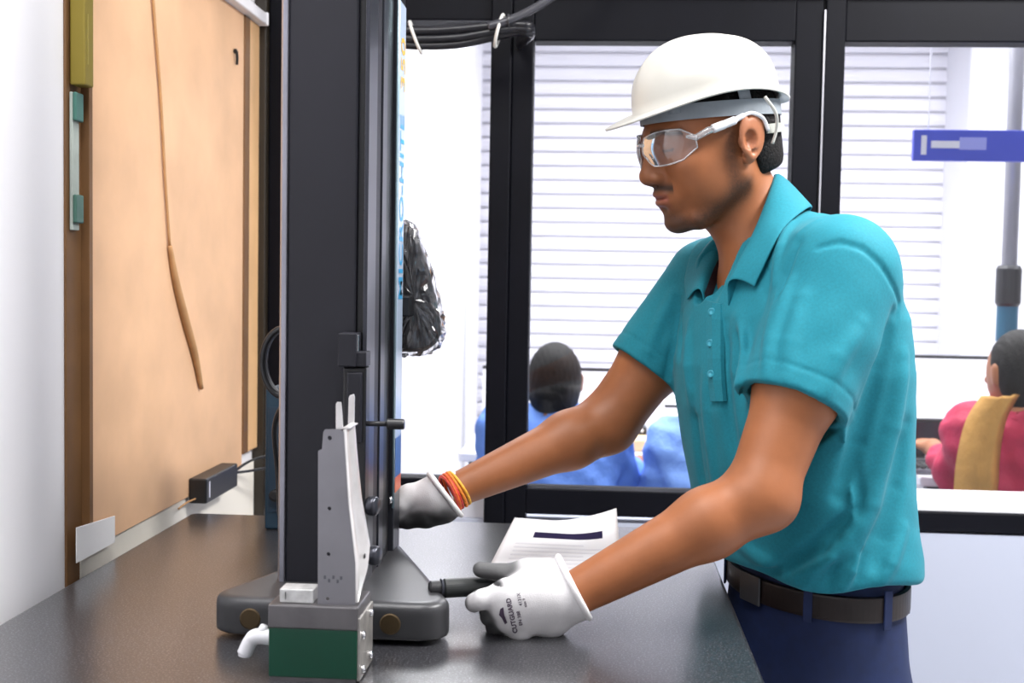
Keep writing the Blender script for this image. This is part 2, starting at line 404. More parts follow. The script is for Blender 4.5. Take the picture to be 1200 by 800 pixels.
# small black webcam-like device on partition edge near the far elbow
q = at(748, 503, 4.3)
R = Rooted('desk_phone', (q[0], 4.3, .74))
R.part('body', box(q[0] - .05, q[0] + .03, 4.27, 4.36, .742, q[2] + .012, .006), M_blackpl)
R.part('button', lathe([(.0, 0), (.006, 0), (.006, .004), (.0, .005)], (q[0] + .012, 4.27, q[2]), (0, -1, 0), 12), M_deskw)
tag(R.o, 'small black desk device with one white button near the cardboard box', 'device')
# monitor and keyboard at the woman's desk
q0 = at(1064, 490, 4.0); q1 = at(1128, 512, 4.0)
R = Rooted('computer_monitor', ((q0[0] + q1[0]) / 2, 4.05, .74))
mx = (q0[0] + q1[0]) / 2
R.part('screen_shell', box(q0[0] - .12, q1[0] + .02, 4.0, 4.03, .80, q0[2], .004), M_blackpl)
R.part('screen_glass', box(q0[0] - .11, q1[0] + .01, 3.997, 4.0, .81, q0[2] - .012), mat('monitor_glass', (.02, .02, .026), .15))
R.part('neck', box(mx - .08, mx - .02, 4.03, 4.06, .76, .86, .003), M_dgrey)
R.part('foot', box(mx - .17, mx + .07, 3.97, 4.13, .742, .76, .004), M_dgrey)
tag(R.o, 'black computer monitor on the desk in front of the woman in red', 'monitor')
kq = atz(1100, 560, .755)
R = Rooted('keyboard', (kq[0], 3.83, .74))
R.part('case', box(kq[0] - .16, kq[0] + .2, 3.76, 3.9, .742, .757, .003), mat('grey_plastic', (.2, .2, .24), .5))
keyme = box(-.008, .008, -.008, .008, 0, .006, .0015, 1)
for r_ in range(5):
    for c_ in range(17):
        R.part('key', keyme, M_blackpl).location = Vector((kq[0] - .145 + c_ * .0205, 3.778 + r_ * .025, .757)) - R.f
tag(R.o, 'grey computer keyboard with black keys under the raised hand of the woman', 'keyboard')
# grey pole with a blue lower sleeve at the right edge, and pale pillar
q = at(1187, 200, 3.6)
R = Rooted('support_pole', (q[0], 3.6, 0))
R.part('pole', lathe([(.022, 0), (.022, 2.70)], (q[0], 3.6, 0), (0, 0, 1), 20), mat('pole_grey', (.3, .3, .34), .4, .5, noise=(6, .1)), smooth=False)
R.part('collar', lathe([(.03, 0), (.036, .01), (.036, .11), (.03, .12)], (q[0], 3.6, at(1187, 335, 3.6)[2] - .06), (0, 0, 1), 20), M_dgrey)
R.part('sleeve', lathe([(.03, 0), (.03, .22)], (q[0], 3.6, at(1187, 400, 3.6)[2]), (0, 0, 1), 20), mat('teal_sleeve', (.03, .12, .2), .5))
R.part('foot', lathe([(.09, 0), (.09, .01), (.03, .02)], (q[0], 3.6, 0), (0, 0, 1), 24), M_dgrey)
tag(R.o, 'thin grey floor-to-ceiling pole with a blue sleeve at the right edge', 'pole')
px0 = at(1133, 200, 5.9)[0]; px1 = at(1180, 200, 5.9)[0]
struct('wall_back_pier', box(px0, px1 + .3, 5.9, 6.34, 0, 2.7, .004), mat('pier_white', (.8, .8, .86), .6, noise=(3, .03)))
# blue hanging sign with white lettering
a0 = at(1070, 152, 3.3); a1 = at(1215, 190, 3.3)
R = Rooted('hanging_sign', ((a0[0] + a1[0]) / 2, 3.3, a1[2]))
M_blue = mat('sign_blue', (.07, .10, .62), .4, noise=(5, .05)); M_signw = mat('sign_white', (.8, .8, .9), .5)
R.part('board', box(a0[0], a1[0], 3.29, 3.31, a1[2], a0[2], .002), M_blue)
R.part('border', box(a0[0] + .020, a0[0] + .034, 3.2885, 3.29, a1[2] + .016, a0[2] - .016), M_signw)
R.part('white_stripe', box(a0[0] + .046, a0[0] + .12, 3.2885, 3.29, a1[2] + .034, a0[2] - .03), M_signw)
R.part('pale_panel', box(a0[0] + .12, a0[0] + .19, 3.2887, 3.29, a1[2] + .03, a0[2] - .02), mat('sign_pale_blue', (.35, .38, .85), .5))
for x in (a0[0] + .04, a1[0] - .04):
    R.part('hanger_rod', tube([(x, 3.3, a0[2]), (x, 3.3, 2.70)], .0022, 8), M_signw)
tag(R.o, 'blue hanging sign with white markings in the right window', 'sign')

# ------------------------------------------------------------------ left wall: board, gap, hung things
XB = XW + .012
yb0 = atx(106, 400, XB)[1]; yb1 = YW - .021
zb = TZ + .018
struct('trim_1', box(XW, XW + .006, yb0 - .02, yb1, 0.0, zb, .001), M_cream)
R = Rooted('brown_wall_board', (XB, (yb0 + yb1) / 2, zb))
ybs = atx(284, 400, XB)[1]
R.part('panel', box(XW + .001, XB, yb0, ybs, zb, 1.86, .001), M_board)
R.part('seam_strip', box(XW + .001, XB + .003, ybs, ybs + .035, zb + .03, 1.86, .001), M_boarddark)
R.part('end_panel', box(XW + .001, XB + .001, ybs + .035, yb1, zb + .03, 1.86, .001), M_boardlight)
R.part('edge_batten', box(XW + .001, XB + .004, yb0 - .012, yb0, zb, 1.86, .001), M_boarddark)
tag(R.o, 'large light brown board covering the left wall above the table', 'board')
# white conduit along the top of the board
tp = [(XB + .012, atx(200, 0, XB)[1] - .3, 1.868), (XB + .012, yb1 - .01, 1.868)]
R = Rooted('white_conduit', tp[0])
R.part('channel', box(XB - .008, XB + .02, tp[0][1], tp[1][1], 1.861, 1.885, .003), M_white)
R.part('end_cap', box(XB - .01, XB + .022, tp[1][1], tp[1][1] + .008, 1.859, 1.887, .002), M_white)
tag(R.o, 'white cable conduit running along the top edge of the brown board', 'conduit')
# added tan tube standing in for a soft dark streak on the board
M_tan = mat('tan_matt', (.46, .25, .11), .8, noise=(30, .15))
X2 = XB + .004
cp = [atx(u, v, X2) for u, v in ((175, -60), (181, 20), (188, 110), (193, 200), (199, 290))]
R = Rooted('board_streak', cp[-1])
R.part('streak_line', tube(spline(cp, 6), 0.0026, 8), M_tan, smooth=True)
tg = [atx(u, v, X2 + .001) for u, v in ((199, 288), (206, 330), (217, 375), (228, 415), (236, 455))]
R.part('streak_end', tube(spline(tg, 6), [.004 + .004 * sin(pi * i / 24) for i in range(25)], 10), M_tan, smooth=True)
tag(R.o, 'tan tube with a thicker end standing in for a dark streak on the brown board', 'strap')
pn = atx(274, 60, XB)
R = Rooted('board_pin', pn)
R.part('head', lathe([(.0, 0), (.005, .001), (.005, .006), (.0, .008)], pn, (1, 0, 0), 12), M_blackpl)
R.part('loop', tube([pn + np.array([.006, 0, 0]), pn + np.array([.006, .003, -.012]), pn + np.array([.005, .005, -.026])], .003, 8), M_blackpl)
tag(R.o, 'small black pin near the upper right of the brown board', 'pin')
# stuff in the narrow gap between white wall and board
ga = atx(76, 300, XW)[1]; gb = yb0 - .012
struct('trim_2', box(XW, XW + .004, ga - .004, gb, TZ - .4, 2.6, .001), M_boarddark)
zz0 = atx(88, 103, XW)[2]; gm = (ga + gb) / 2
R = Rooted('olive_binder', (XW + .02, gm, zz0))
R.part('cover', box(XW + .006, XW + .028, ga + .004, gb - .012, zz0, 2.0, .002), mat('olive_card', (.20, .15, .012), .6, noise=(6, .1)))
R.part('spine_label', box(XW + .0275, XW + .0285, ga + .012, gb - .03, zz0 + .03, zz0 + .1), mat('olive_label', (.3, .24, .05), .6))
tag(R.o, 'narrow olive binder hanging in the gap left of the brown board', 'binder')
z1_ = atx(86, 270, XW)[2]; M_gg = mat('grey_green_sheet', (.42, .47, .43), .7, noise=(14, .25))
R = Rooted('grey_green_sheet', (XW + .01, gm, z1_))
R.part('sheet', box(XW + .005, XW + .010, ga + .004, gb - .02, z1_, zz0 - .01, .001), M_gg)
R.part('clip', box(XW + .010, XW + .016, gm - .02, gm + .005, zz0 - .05, zz0 - .01, .002), mat('teal_clip', (.05, .16, .13), .5))
R.part('clip', box(XW + .010, XW + .016, gm - .02, gm + .005, z1_ + .01, z1_ + .05, .002), mat('teal_clip2', (.05, .13, .1), .5))
tag(R.o, 'narrow grey-green sheet with teal clips below the olive binder', 'sheet')
# white label stuck at the bottom of the board
la = [atx(u, v, XB + .001) for u, v in ((86, 618), (131, 604), (131, 645), (86, 672))]
ya, yb = la[0][1], la[1][1]
R = Rooted('white_label', (XB, (ya + yb) / 2, zb))
lw_ = prism([(ya, TZ + .012), (yb, TZ + .012), (yb, la[1][2]), (ya, la[0][2])], 'x', XB + .0045, XB + .006)
R.part('paper', lw_, mat('label_white', (.84, .83, .84), .6, noise=(6, .03)))
tag(R.o, 'blank white label stuck low on the brown board at table level', 'label')

# ------------------------------------------------------------------ granite table
XT0, XT1 = -0.714, 0.190; YT0, YT1 = 0.98, 2.07
mg = bpy.data.materials.new('black_granite'); mg.use_nodes = True; nt = mg.node_tree; b = nt.nodes['Principled BSDF']
tc = nt.nodes.new('ShaderNodeTexCoord')
n1 = nt.nodes.new('ShaderNodeTexNoise'); n1.inputs['Scale'].default_value = 420; n1.inputs['Detail'].default_value = 2
n2 = nt.nodes.new('ShaderNodeTexNoise'); n2.inputs['Scale'].default_value = 9; n2.inputs['Detail'].default_value = 6
for n in (n1, n2): nt.links.new(tc.outputs['Object'], n.inputs['Vector'])
r1 = nt.nodes.new('ShaderNodeValToRGB'); r1.color_ramp.elements[0].position = .52; r1.color_ramp.elements[0].color = (.012, .012, .014, 1)
r1.color_ramp.elements[1].position = .74; r1.color_ramp.elements[1].color = (.16, .16, .18, 1)
nt.links.new(n1.outputs['Fac'], r1.inputs['Fac']); nt.links.new(r1.outputs['Color'], b.inputs['Base Color'])
r2 = nt.nodes.new('ShaderNodeMapRange'); r2.inputs[1].default_value = .3; r2.inputs[2].default_value = .7; r2.inputs[3].default_value = .275; r2.inputs[4].default_value = .285
nt.links.new(n2.outputs['Fac'], r2.inputs[0]); nt.links.new(r2.outputs[0], b.inputs['Roughness'])
b.inputs['Specular IOR Level'].default_value = .8; b.inputs['Coat Weight'].default_value = .45; b.inputs['Coat Roughness'].default_value = .2; b.inputs['Coat IOR'].default_value = 1.6
R = Rooted('granite_table', ((XT0 + XT1) / 2, (YT0 + YT1) / 2, 0))
bm = bmesh.new(); bmesh.ops.create_cube(bm, size=1)
for v in bm.verts: v.co = Vector(((XT0 + XT1) / 2 + v.co.x * (XT1 - XT0), (YT0 + YT1) / 2 + v.co.y * (YT1 - YT0), TZ - .06 + v.co.z * .12))
vert_e = [e for e in bm.edges if abs(e.verts[0].co.z - e.verts[1].co.z) > .05]
bmesh.ops.bevel(bm, geom=vert_e, offset=.015, segments=4, affect='EDGES', profile=.5)
bmesh.ops.bevel(bm, geom=[e for e in bm.edges if e.calc_face_angle(0) > .6], offset=.006, segments=3, affect='EDGES', profile=.5)
slab = R.part('granite_slab', from_bm('granite_slab', bm), mg)
M_stand = mat('stand_grey', (.12, .13, .15), .5, .3, noise=(10, .1))
for x in (XT0 + .05, XT1 - .11):
    for y in (YT0 + .05, YT1 - .11): R.part('leg', box(x, x + .06, y, y + .06, 0, TZ - .12, .004), M_stand)
R.part('stand_frame', box(XT0 + .05, XT1 - .05, YT0 + .06, YT0 + .10, .2, .25, .003), M_stand)
R.part('stand_frame', box(XT0 + .05, XT1 - .05, YT1 - .10, YT1 - .06, .2, .25, .003), M_stand)
tag(R.o, 'black speckled granite inspection table beside the man', 'table')

# ------------------------------------------------------------------ height gauge
M_gauge = mat('gauge_black', (.012, .012, .0175), .45, noise=(5, .12), bump=(400, .05, .0005), spec=.32)
M_gauge2 = mat('gauge_dark', (.007, .007, .009), .35, noise=(9, .1))
M_rail = mat('gauge_rail', (.045, .047, .06), .28, .6, noise=(12, .1))
M_edge = mat('gauge_edge_grey', (.28, .28, .33), .3, .7, noise=(12, .1))
M_base = mat('gauge_base_grey', (.042, .042, .046), .38, .25, noise=(12, .08), bump=(500, .1, .0004))
M_brass = mat('brass', (.085, .058, .03), .4, .7, noise=(20, .2))
M_chrome = mat('chrome', (.7, .7, .72), .15, 1.0)
YC = 1.435; YB = 1.665
cxl = at(324, 450, YC)[0]; cxr = at(428, 450, YC)[0]; cxb = at(470, 450, YB)[0]
R = Rooted('height_gauge', ((cxl + cxr) / 2, 1.55, TZ)); HG = R
ZTOP = 2.02; zc0 = TZ + .012
# base: D-shaped casting, low front, tapering to the back
fy = 1.352; bl = -.446; br = -.166; zt = TZ + .050
def base_f(P):
    # rounded slab outline: front edge wide, tapering backwards
    x = P[0] - (bl + br) / 2; y = P[1]
    hw = (br - bl) / 2 - .034
    t = np.clip((y - (fy + .034)) / .30, 0, 1)
    qx = np.abs(x) - (hw - .112 * t)
    qy = np.maximum(fy + .034 - y, y - (fy + .30))
    d2 = np.sqrt(np.maximum(qx, 0) ** 2 + np.maximum(qy, 0) ** 2) + np.minimum(np.maximum(qx, qy), 0) - .034
    return smax(smax(d2, P[2] - zt, .012), TZ + .006 - P[2], .002)
me, _ = surface(base_f, (bl - .02, fy - .02, TZ - .006), (br + .02, fy + .37, zt + .02), .0035, 'base', 1)
base = R.part('base', me, M_base)
R.part('foot_pad', box(bl + .05, br - .05, fy + .05, fy + .26, TZ, TZ + .008, .001), M_blackpl)
for u, v in ((293, 731), (457, 740)):
    p = at(u, v, fy)
    R.part('medallion', lathe([(.0125, 0), (.0125, .0015), (.011, .0025), (.0, .0025)], (p[0], fy + .001, TZ + .026), (0, -1, 0), 28), M_brass)
# column
wL = .012
R.part('column_body', box(cxl + wL, cxr - .012, YC, YB - .02, zt - .01, ZTOP, .003), M_gauge)
R.part('left_edge', prism([(cxl, YC + .012), (cxl + .006, YC - .003), (cxl + wL, YC - .003), (cxl + wL, YC + .04), (cxl, YC + .04)], 'z', zt - .01, ZTOP, .001), M_edge)
R.part('groove', box(cxr - .0125, cxr - .001, YC + .006, YB - .03, zt - .01, ZTOP), M_gauge2)
R.part('front_rail', box(cxr - .003, cxr + .002, YC - .004, YC + .05, zt - .01, ZTOP, .001), M_rail)
R.part('side_rail', box(cxr - .004, cxr + .0005, YC + .052, YC + .085, zt - .01, ZTOP, .001), M_gauge)
R.part('side_rail', box(cxr - .004, cxr + .0025, YC + .088, YC + .118, zt - .01, ZTOP, .001), M_rail)
R.part('side_rail', box(cxr - .006, cxr - .0005, YC + .120, YB - .052, zt - .01, ZTOP, .001), M_gauge2)
xs = cxb
z_lab0 = at(465, 530, YB)[2]; z_lab1 = at(465, 27, YB)[2]
M_lab = mat('label_pale_blue', (.50, .60, .76), .18, noise=(9, .04)); M_gold = mat('lettering_gold', (.75, .42, .05), .4); M_lbl = mat('lettering_blue', (.04, .32, .62), .4)
side = R.part('side_cover', box(xs - .03, xs, YB - .05, YB, zt - .01, ZTOP, .0015), M_rail)
lab = R.part('name_strip', box(xs, xs + .0012, YB - .048, YB - .002, z_lab0, z_lab1 + .02, .0004), M_lab)
R.part('edge_highlight_bead', tube([(xs - .001, YB - .051, zt + .06), (xs - .001, YB - .051, ZTOP)], .0022, 8), mat('pale_bead', (.45, .62, .72), .2, .5), smooth=True)
def strip_text(t, v, size, m):
    c = at(466, v, YB)
    link('lettering', text_mesh(t, size, frame_matrix((xs + .0016, YB - .022, c[2]), (0, 0, 1), (0, -1, 0)), bold=.0006), m, lab)
strip_text('350', 80, .050, M_gold); strip_text('MICRO-HITE', 245, .046, M_lbl)
R.part('red_mark', box(xs, xs + .0015, YB - .048, YB - .002, at(465, 570, YB)[2], at(465, 553, YB)[2]), mat('mark_orange', (.6, .10, .02), .4))
R.part('blue_mark', box(xs, xs + .0014, YB - .048, YB - .002, at(465, 553, YB)[2], at(465, 508, YB)[2]), mat('mark_blue', (.05, .13, .35), .3))
for u, v in ((457, 586), (461, 655), (455, 668)):
    c = atx(u, v, xs); R.part('screw', lathe([(.0055, 0), (.005, .002), (.0, .004)], (xs, min(c[1], YB - .008), c[2]), (1, 0, 0), 14), M_chrome, smooth=True)
R.part('top_cap', box(cxl, xs, YC - .004, YB, ZTOP, ZTOP + .03, .006), M_gauge2)
# slider and probe holder on the front
ys = YC - .03
def bxp(u0, v0, u1, v1, y0, y1, bev=.0015):      # box whose front face spans these picture corners at depth y0
    a = at(u0, v0, y0); c = at(u1, v1, y0); return box(a[0], c[0], y0, y1, c[2], a[2], bev)
sl = R.part('slider_block', bxp(396, 390, 417, 430, ys, YC + .002), M_gauge)
R.part('slider_step', bxp(415, 412, 429, 430, ys + .004, YC + .002), M_gauge)
R.part('clamp_plate', bxp(416, 392, 420, 412, ys + .006, YC, .0006), M_chrome)
R.part('probe_holder', bxp(402, 430, 427, 640, ys + .008, YC + .002, .002), M_gauge2)
R.part('probe_bar', bxp(406, 436, 423, 520, ys + .002, ys + .010, .002), M_gauge)
k0 = at(424, 496, ys + .012)
R.part('knob_shaft', lathe([(.0032, 0), (.0032, .036)], k0, (1, .05, 0), 12), M_gauge2, smooth=True)
R.part('knob', lathe([(.0035, 0), (.0064, .001), (.0064, .020), (.0055, .0215), (0, .0215)], k0 + np.array([.030, .0015, 0]), (1, .05, 0), 18), M_blackpl, smooth=False)
for u, v in ((431, 592), (433, 650)):
    c = at(u, v, ys + .02); R.part('clamp_knob', lathe([(.005, 0), (.011, .001), (.012, .004), (.012, .010), (.010, .013), (0, .013)], c, (1, -.3, 0), 20), M_rail, smooth=True)
tag(R.o, 'tall black height gauge column on a grey base at the table', 'height gauge')
# cable coil and blue box behind the gauge
cc = at(333, 425, 1.70)
R = Rooted('cable_coil', cc)
ring = []
for k in range(90):
    q = k / 30 * 2 * pi; ring.append(cc + np.array([.033 * cos(q), .006 * k / 30, .050 * sin(q)]))
R.part('cable', tube(ring, .005, 8), M_blackpl, smooth=True)
R.part('hook', tube([(cc[0] + .012, YB - .022, cc[2] + .046), (cc[0] + .012, 1.72, cc[2] + .046), (cc[0] + .012, 1.724, cc[2] + .058)], .003, 8), M_dgrey)
R.part('cable_tie', tube([cc + np.array([.026 + .01 * cos(q), .010 + .014 * sin(q), -.004 * sin(q)]) for q in np.linspace(0, 2 * pi, 14, endpoint=False)], .0015, 6, closed=True), M_dgrey)
R.part('lead', tube(spline([cc + np.array([0, .018, -.050]), at(322, 500, 1.74), at(326, 560, 1.76), atz(330, 655, TZ + .004)], 8), .004, 8), M_blackpl, smooth=True)
tag(R.o, 'coiled black cable hanging behind the left side of the height gauge', 'cable')
bq = at(308, 455, 1.95); bq2 = at(322, 602, 1.95)
R = Rooted('blue_controller_box', (bq[0] + .02, 1.97, TZ))
R.part('case', box(bq[0] + .004, bq2[0] + .03, 1.95, 2.03, TZ + .001, bq[2], .003), mat('blue_paint', (.010, .040, .075), .45, noise=(8, .1)))
R.part('front_plate', box(bq[0] + .010, bq2[0] + .028, 1.948, 1.95, TZ + .03, bq[2] - .03, .001), mat('blue_paint_dark', (.008, .03, .06), .4))
R.part('socket', lathe([(.010, 0), (.010, .012), (.006, .013)], (bq[0] + .025, 1.948, TZ + .06), (0, -1, 0), 16), M_blackpl)
R.part('gland', lathe([(.008, 0), (.008, .02)], (bq[0] + .025, 1.99, bq[2]), (0, 0, 1), 12), M_blackpl)
tag(R.o, 'narrow blue controller box standing behind the height gauge', 'box')

# ------------------------------------------------------------------ display wrapped in plastic behind the gauge
YD = 1.70
dp = [at(u, v, YD) for u, v in ((452, 300), (469, 262), (484, 268), (500, 312), (512, 360), (516, 388), (511, 404), (496, 415), (470, 416), (444, 414))]
cen = np.mean(dp, 0)
R = Rooted('wrapped_display', (cen[0], YD, TZ))
def wrap_mesh(grow, y0, y1, amp, seed, n=26):
    r2 = np.random.default_rng(seed); P2 = []
    ring = spline([np.array([p[0], p[2]]) for p in dp] + [np.array([dp[0][0], dp[0][2]])], 7)[:-1]
    c = np.array([cen[0], cen[2]]); N = len(ring); V = []; Fc = []
    L = [(-1, .0), (-1, .18), (-1, .34), (-1, .5), (-1, .64), (-1, .76), (-1, .87), (-.75, .97), (-.2, 1.0), (.3, 1.0), (.8, .97), (1, .86), (1, .5), (1, 0)]
    for yy, sc in L:
        for q in ring:
            d = q - c; l = np.linalg.norm(d); o = c + d / l * max(l * sc + grow * (sc > .9), 0.001) + r2.normal(0, amp, 2) * (sc > .1)
            V.append((o[0], (y0 + y1) / 2 + yy * (y1 - y0) / 2 + r2.normal(0, amp) * (sc > .1), o[1]))
    for i in range(len(L) - 1):
        for k in range(N): Fc.append((i * N + k, i * N + (k + 1) % N, (i + 1) * N + (k + 1) % N, (i + 1) * N + k))
    return mesh('wrap', V, Fc)
R.part('display_case', wrap_mesh(-.004, YD, YD + .045, .0005, 1), mat('display_black', (.006, .006, .008), .4, noise=(20, .3)))
R.part('plastic_film', wrap_mesh(.003, YD - .004, YD + .05, .0014, 5), glassy('plastic_film', (.96, .96, .97), .06, .10, (.75, .75, .82), .05))
R.part('mount_arm', box(cxb - .10, cen[0], YB + .002, YD + .02, cen[2] - .02, cen[2] + .01, .003), M_gauge2)
tag(R.o, 'black display unit wrapped in clear crinkled plastic behind the height gauge', 'display')

# ------------------------------------------------------------------ green and steel fixture block with bracket
yk = atz(366, 799, TZ)[1]; xk0 = at(314.5, 760, yk)[0]; xk1 = at(418, 760, yk)[0]; zk1 = at(366, 710, yk)[2]; zkg = at(366, 737, yk)[2]; yk2 = yk + .070
M_steel = mat('ground_steel', (.17, .163, .17), .38, .75, noise=(30, .18), bump=(200, .1, .0004))
M_green = mat('green_paint', (.003, .055, .030), .34, noise=(9, .12))
M_rust = mat('worn_steel', (.42, .40, .38), .4, .7, noise=(60, .35))
R = Rooted('fixture_block', ((xk0 + xk1) / 2, (yk + yk2) / 2, TZ))
R.part('green_body', box(xk0, xk1, yk, yk2 - .002, TZ + .004, zkg, .0012), M_green)
R.part('foot_plate', box(xk0 + .001, xk1 - .001, yk + .001, yk2 - .003, TZ, TZ + .004), M_steel)
R.part('steel_top', box(xk0 - .0005, xk1 + .001, yk - .001, yk2, zkg, zk1, .0015), M_steel)
R.part('side_plate', box(xk1, xk1 + .003, yk + .002, yk2 + .004, TZ + .002, zkg + .012, .0006), M_rust)
for y, z in ((yk + .012, zkg - .008), (yk + .055, zkg + .004), (yk + .012, TZ + .012), (yk + .055, TZ + .014)):
    R.part('bolt', lathe([(.0045, 0), (.0045, .002), (.003, .004), (0, .0042)], (xk1 + .003, y, z), (1, 0, 0), 12), M_chrome, smooth=True)
pl = at(314, 750, yk + .02); M_lever = mat('white_lever', (.78, .78, .82), .35, noise=(20, .05))
R.part('lever', tube(spline([(xk0 + .002, yk + .02, pl[2] + .003), (xk0 - .016, yk + .02, pl[2] + .004), (xk0 - .024, yk + .02, pl[2]), (xk0 - .031, yk + .02, pl[2] - .014), (xk0 - .032, yk + .02, pl[2] - .018)], 6), [.0085] * 12 + [.008] * 8 + [.0065] * 5, 14), M_lever, smooth=True)
R.part('lever_tip', tube([(xk0 - .014, yk + .02, pl[2] + .006), (xk0 - .010, yk + .02, pl[2] + .016)], [.006, .004], 12), M_lever, smooth=True)
tag(R.o, 'green-painted fixture block with grey steel top at the table front', 'fixture')
ab = at(331, 700, yk + .02); ab2 = at(371, 709, yk + .02)
R = Rooted('aluminium_gauge_block', ((ab[0] + ab2[0]) / 2, yk + .03, zk1))
R.part('block', box(ab[0], ab2[0] - .001, yk + .008, yk + .034, zk1 + .0002, zk1 + .015, .0012), mat('pale_aluminium', (.6, .6, .6), .45, .4, noise=(70, .3)))
R.part('scale_mark', box(ab[0] + .006, ab[0] + .007, yk + .0076, yk + .008, zk1 + .004, zk1 + .012), M_dgrey)
tag(R.o, 'small pale aluminium block lying on the fixture block left of the bracket', 'block')
# sheet steel bracket
yp = yk + .010
def pz(u, v, y=None):
    p = at(u, v, yp if y is None else y); return (p[0], p[2])
outer = [pz(372.5, 709.5), pz(373, 528), pz(377.5, 526), pz(379, 506), pz(381, 503), pz(397, 502.5), pz(403, 506), pz(405, 540), pz(408, 590), pz(414, 640), pz(416.5, 660), pz(416.5, 709.5)]
def circ(u, v, r): c = pz(u, v); return [(c[0] + r * cos(q), c[1] + r * sin(q)) for q in np.linspace(0, 2 * pi, 16, endpoint=False)]
holes = [circ(386.5, 513, .0024), circ(386, 595.5, .0022), circ(385, 649, .0022), circ(384, 701, .0020)]
Mxz = frame_matrix((0, yp, 0), (1, 0, 0), (0, 0, 1))
M_sheet = mat('brushed_sheet_steel', (.26, .255, .28), .36, .65, noise=(25, .08), bump=(300, .06, .0003))
M_bright = mat('bright_bent_steel', (.78, .76, .76), .28, .55, noise=(40, .12))
R = Rooted('steel_bracket', ((outer[0][0] + outer[-1][0]) / 2, yp, zk1))
R.part('face_plate', outline_mesh([outer], holes, .0018, Mxz, 'face_plate'), M_sheet)
edge = [(403, 503), (404.5, 530), (406.5, 560), (409, 595), (413, 630), (416, 655), (416.5, 680), (416.5, 706)]
dep = [.050, .052, .056, .062, .072, .078, .060, .004]
NV = 40; V = []; Fc = []
ev = np.linspace(0, len(edge) - 1, NV)
E_ = np.array([pz(*e) for e in edge]); D_ = np.array(dep)
prof = [(0, 0), (.12, .0022), (.24, .0005), (.42, -.0022), (.6, -.002), (.74, .0014), (.9, .0022), (1, .0)]
for t in ev:
    x = np.interp(t, range(len(edge)), E_[:, 0]); z = np.interp(t, range(len(edge)), E_[:, 1]); d = np.interp(t, range(len(edge)), D_)
    for s_, o_ in prof: V.append((x + o_ + .0006, yp + s_ * d, z))
n_ = len(prof); V2 = [(x - .0015, y, z) for x, y, z in V]; tot = len(V)
for i in range(NV - 1):
    for k in range(n_ - 1):
        a = i * n_ + k; Fc.append((a, a + 1, a + n_ + 1, a + n_)); Fc.append((tot + a, tot + a + n_, tot + a + n_ + 1, tot + a + 1))
for i in range(NV - 1):
    for k in (0, n_ - 1):
        a = i * n_ + k; Fc.append((a, a + n_, tot + a + n_, tot + a))
fl = R.part('bent_flange', mesh('bent_flange', V + V2, Fc), M_bright, smooth=True)
def prong(us, y0, th, name='prong'):
    return prism([pz(u, v, y0) for u, v in us], 'y', y0, y0 + th, .0004)
R.part('prong', prong([(393.5, 503), (393.5, 473), (395, 471), (399.5, 471), (400.5, 480), (402, 503)], yp + .004, .002), M_bright)
R.part('prong', prong([(407.5, 506), (408.5, 466), (410, 463), (414.5, 461.5), (415.5, 465), (415, 506)], yp + .045, .002), M_bright)
xa, za = pz(401, 486); xb_, zb_ = pz(407, 503)
R.part('cross_web', box(xa, xb_ + .002, yp + .004, yp + .046, zb_, zb_ + .0016, .0004), M_bright)
for u, v in ((426, 652), (426, 664)):
    c = at(u, v, yp + .045)
    R.part('slot', lathe([(.0026, 0), (.0026, .0006)], (np.interp(c[2], E_[::-1, 1], E_[::-1, 0]) + .0008, yp + .048, c[2]), (1, 0, 0), 12), M_blackpl)
for k, (u, v) in enumerate(((381, 676), (386, 680), (391, 676), (396, 681), (400, 677))):
    c = pz(u, v); R.part('pen_mark', box(c[0] - .0012, c[0] + .0012, yp - .0013, yp - .0010, c[1] - .0016, c[1] + .002), mat('ink%d' % k, (.10, .10, .12), .6))
tag(R.o, 'tall grey sheet-steel bracket with bent bright flange standing on the green block', 'bracket')

# ------------------------------------------------------------------ power adapter on the left wall
R = Rooted('power_adapter', (-.72, 2.2, .905))
ad = box(-.738, -.704, 2.12, 2.31, .906, .952, .003)
R.part('case', ad, M_blackpl)
R.part('rating_stripe', box(-.704, -.7036, 2.135, 2.14, .915, .945), M_signw)
R.part('cord_lug', lathe([(.006, 0), (.0045, .02)], (-.72, 2.31, .93), (0, 1, 0), 12), M_blackpl)
for dz in (0, -.022):
    R.part('lead', tube(spline([(-.72, 2.32, .93), (-.70, 2.40, .945 + dz), (-.66, 2.47, .948 + dz), (-.60, 2.52, .955 + dz * .6)], 8), .0028, 8), M_blackpl, smooth=True)
R.part('plug_lead', tube(spline([(-.725, 2.12, .915), (-.733, 2.10, .912), (-.735, 2.06, .908)], 6), .0018, 8), M_tan, smooth=True)
tag(R.o, 'black power adapter with two leads on the left wall behind the table', 'power adapter')

# ------------------------------------------------------------------ cable bundle along the window head
R = Rooted('cable_bundle', at(545, 40, 2.40))
M_cable = mat('cable_black', (.012, .012, .016), .3, noise=(10, .1))
for k in range(7):
    o = [(-.014, .010), (0, .014), (.014, .008), (-.010, -.004), (.006, -.002), (-.002, -.015), (.012, -.012)][k]
    path = []
    for u, v in ((418, -130), (420, -60), (428, 0), (444, 30), (472, 42), (500, 44), (540, 42), (580, 36), (606, 33), (618, 34)):
        p = at(u, v, 2.42); spread = 1.0 if u < 600 else .7
        path.append(p + np.array([0, o[0] * spread, o[1] * spread * (1.1 if u < 560 else .75)]))
    end = path[-1] + np.array([.006, .02, 0]); path.append(end); path.append(end + np.array([-.012, .05, .002])); path.append(np.array([end[0] - .03, YW - .012, end[2] + .004]))
    R.part('cable', tube(spline(path, 6), .0088, 8), M_cable, smooth=True)
M_tie = mat('cable_tie_white', (.7, .69, .66), .5)
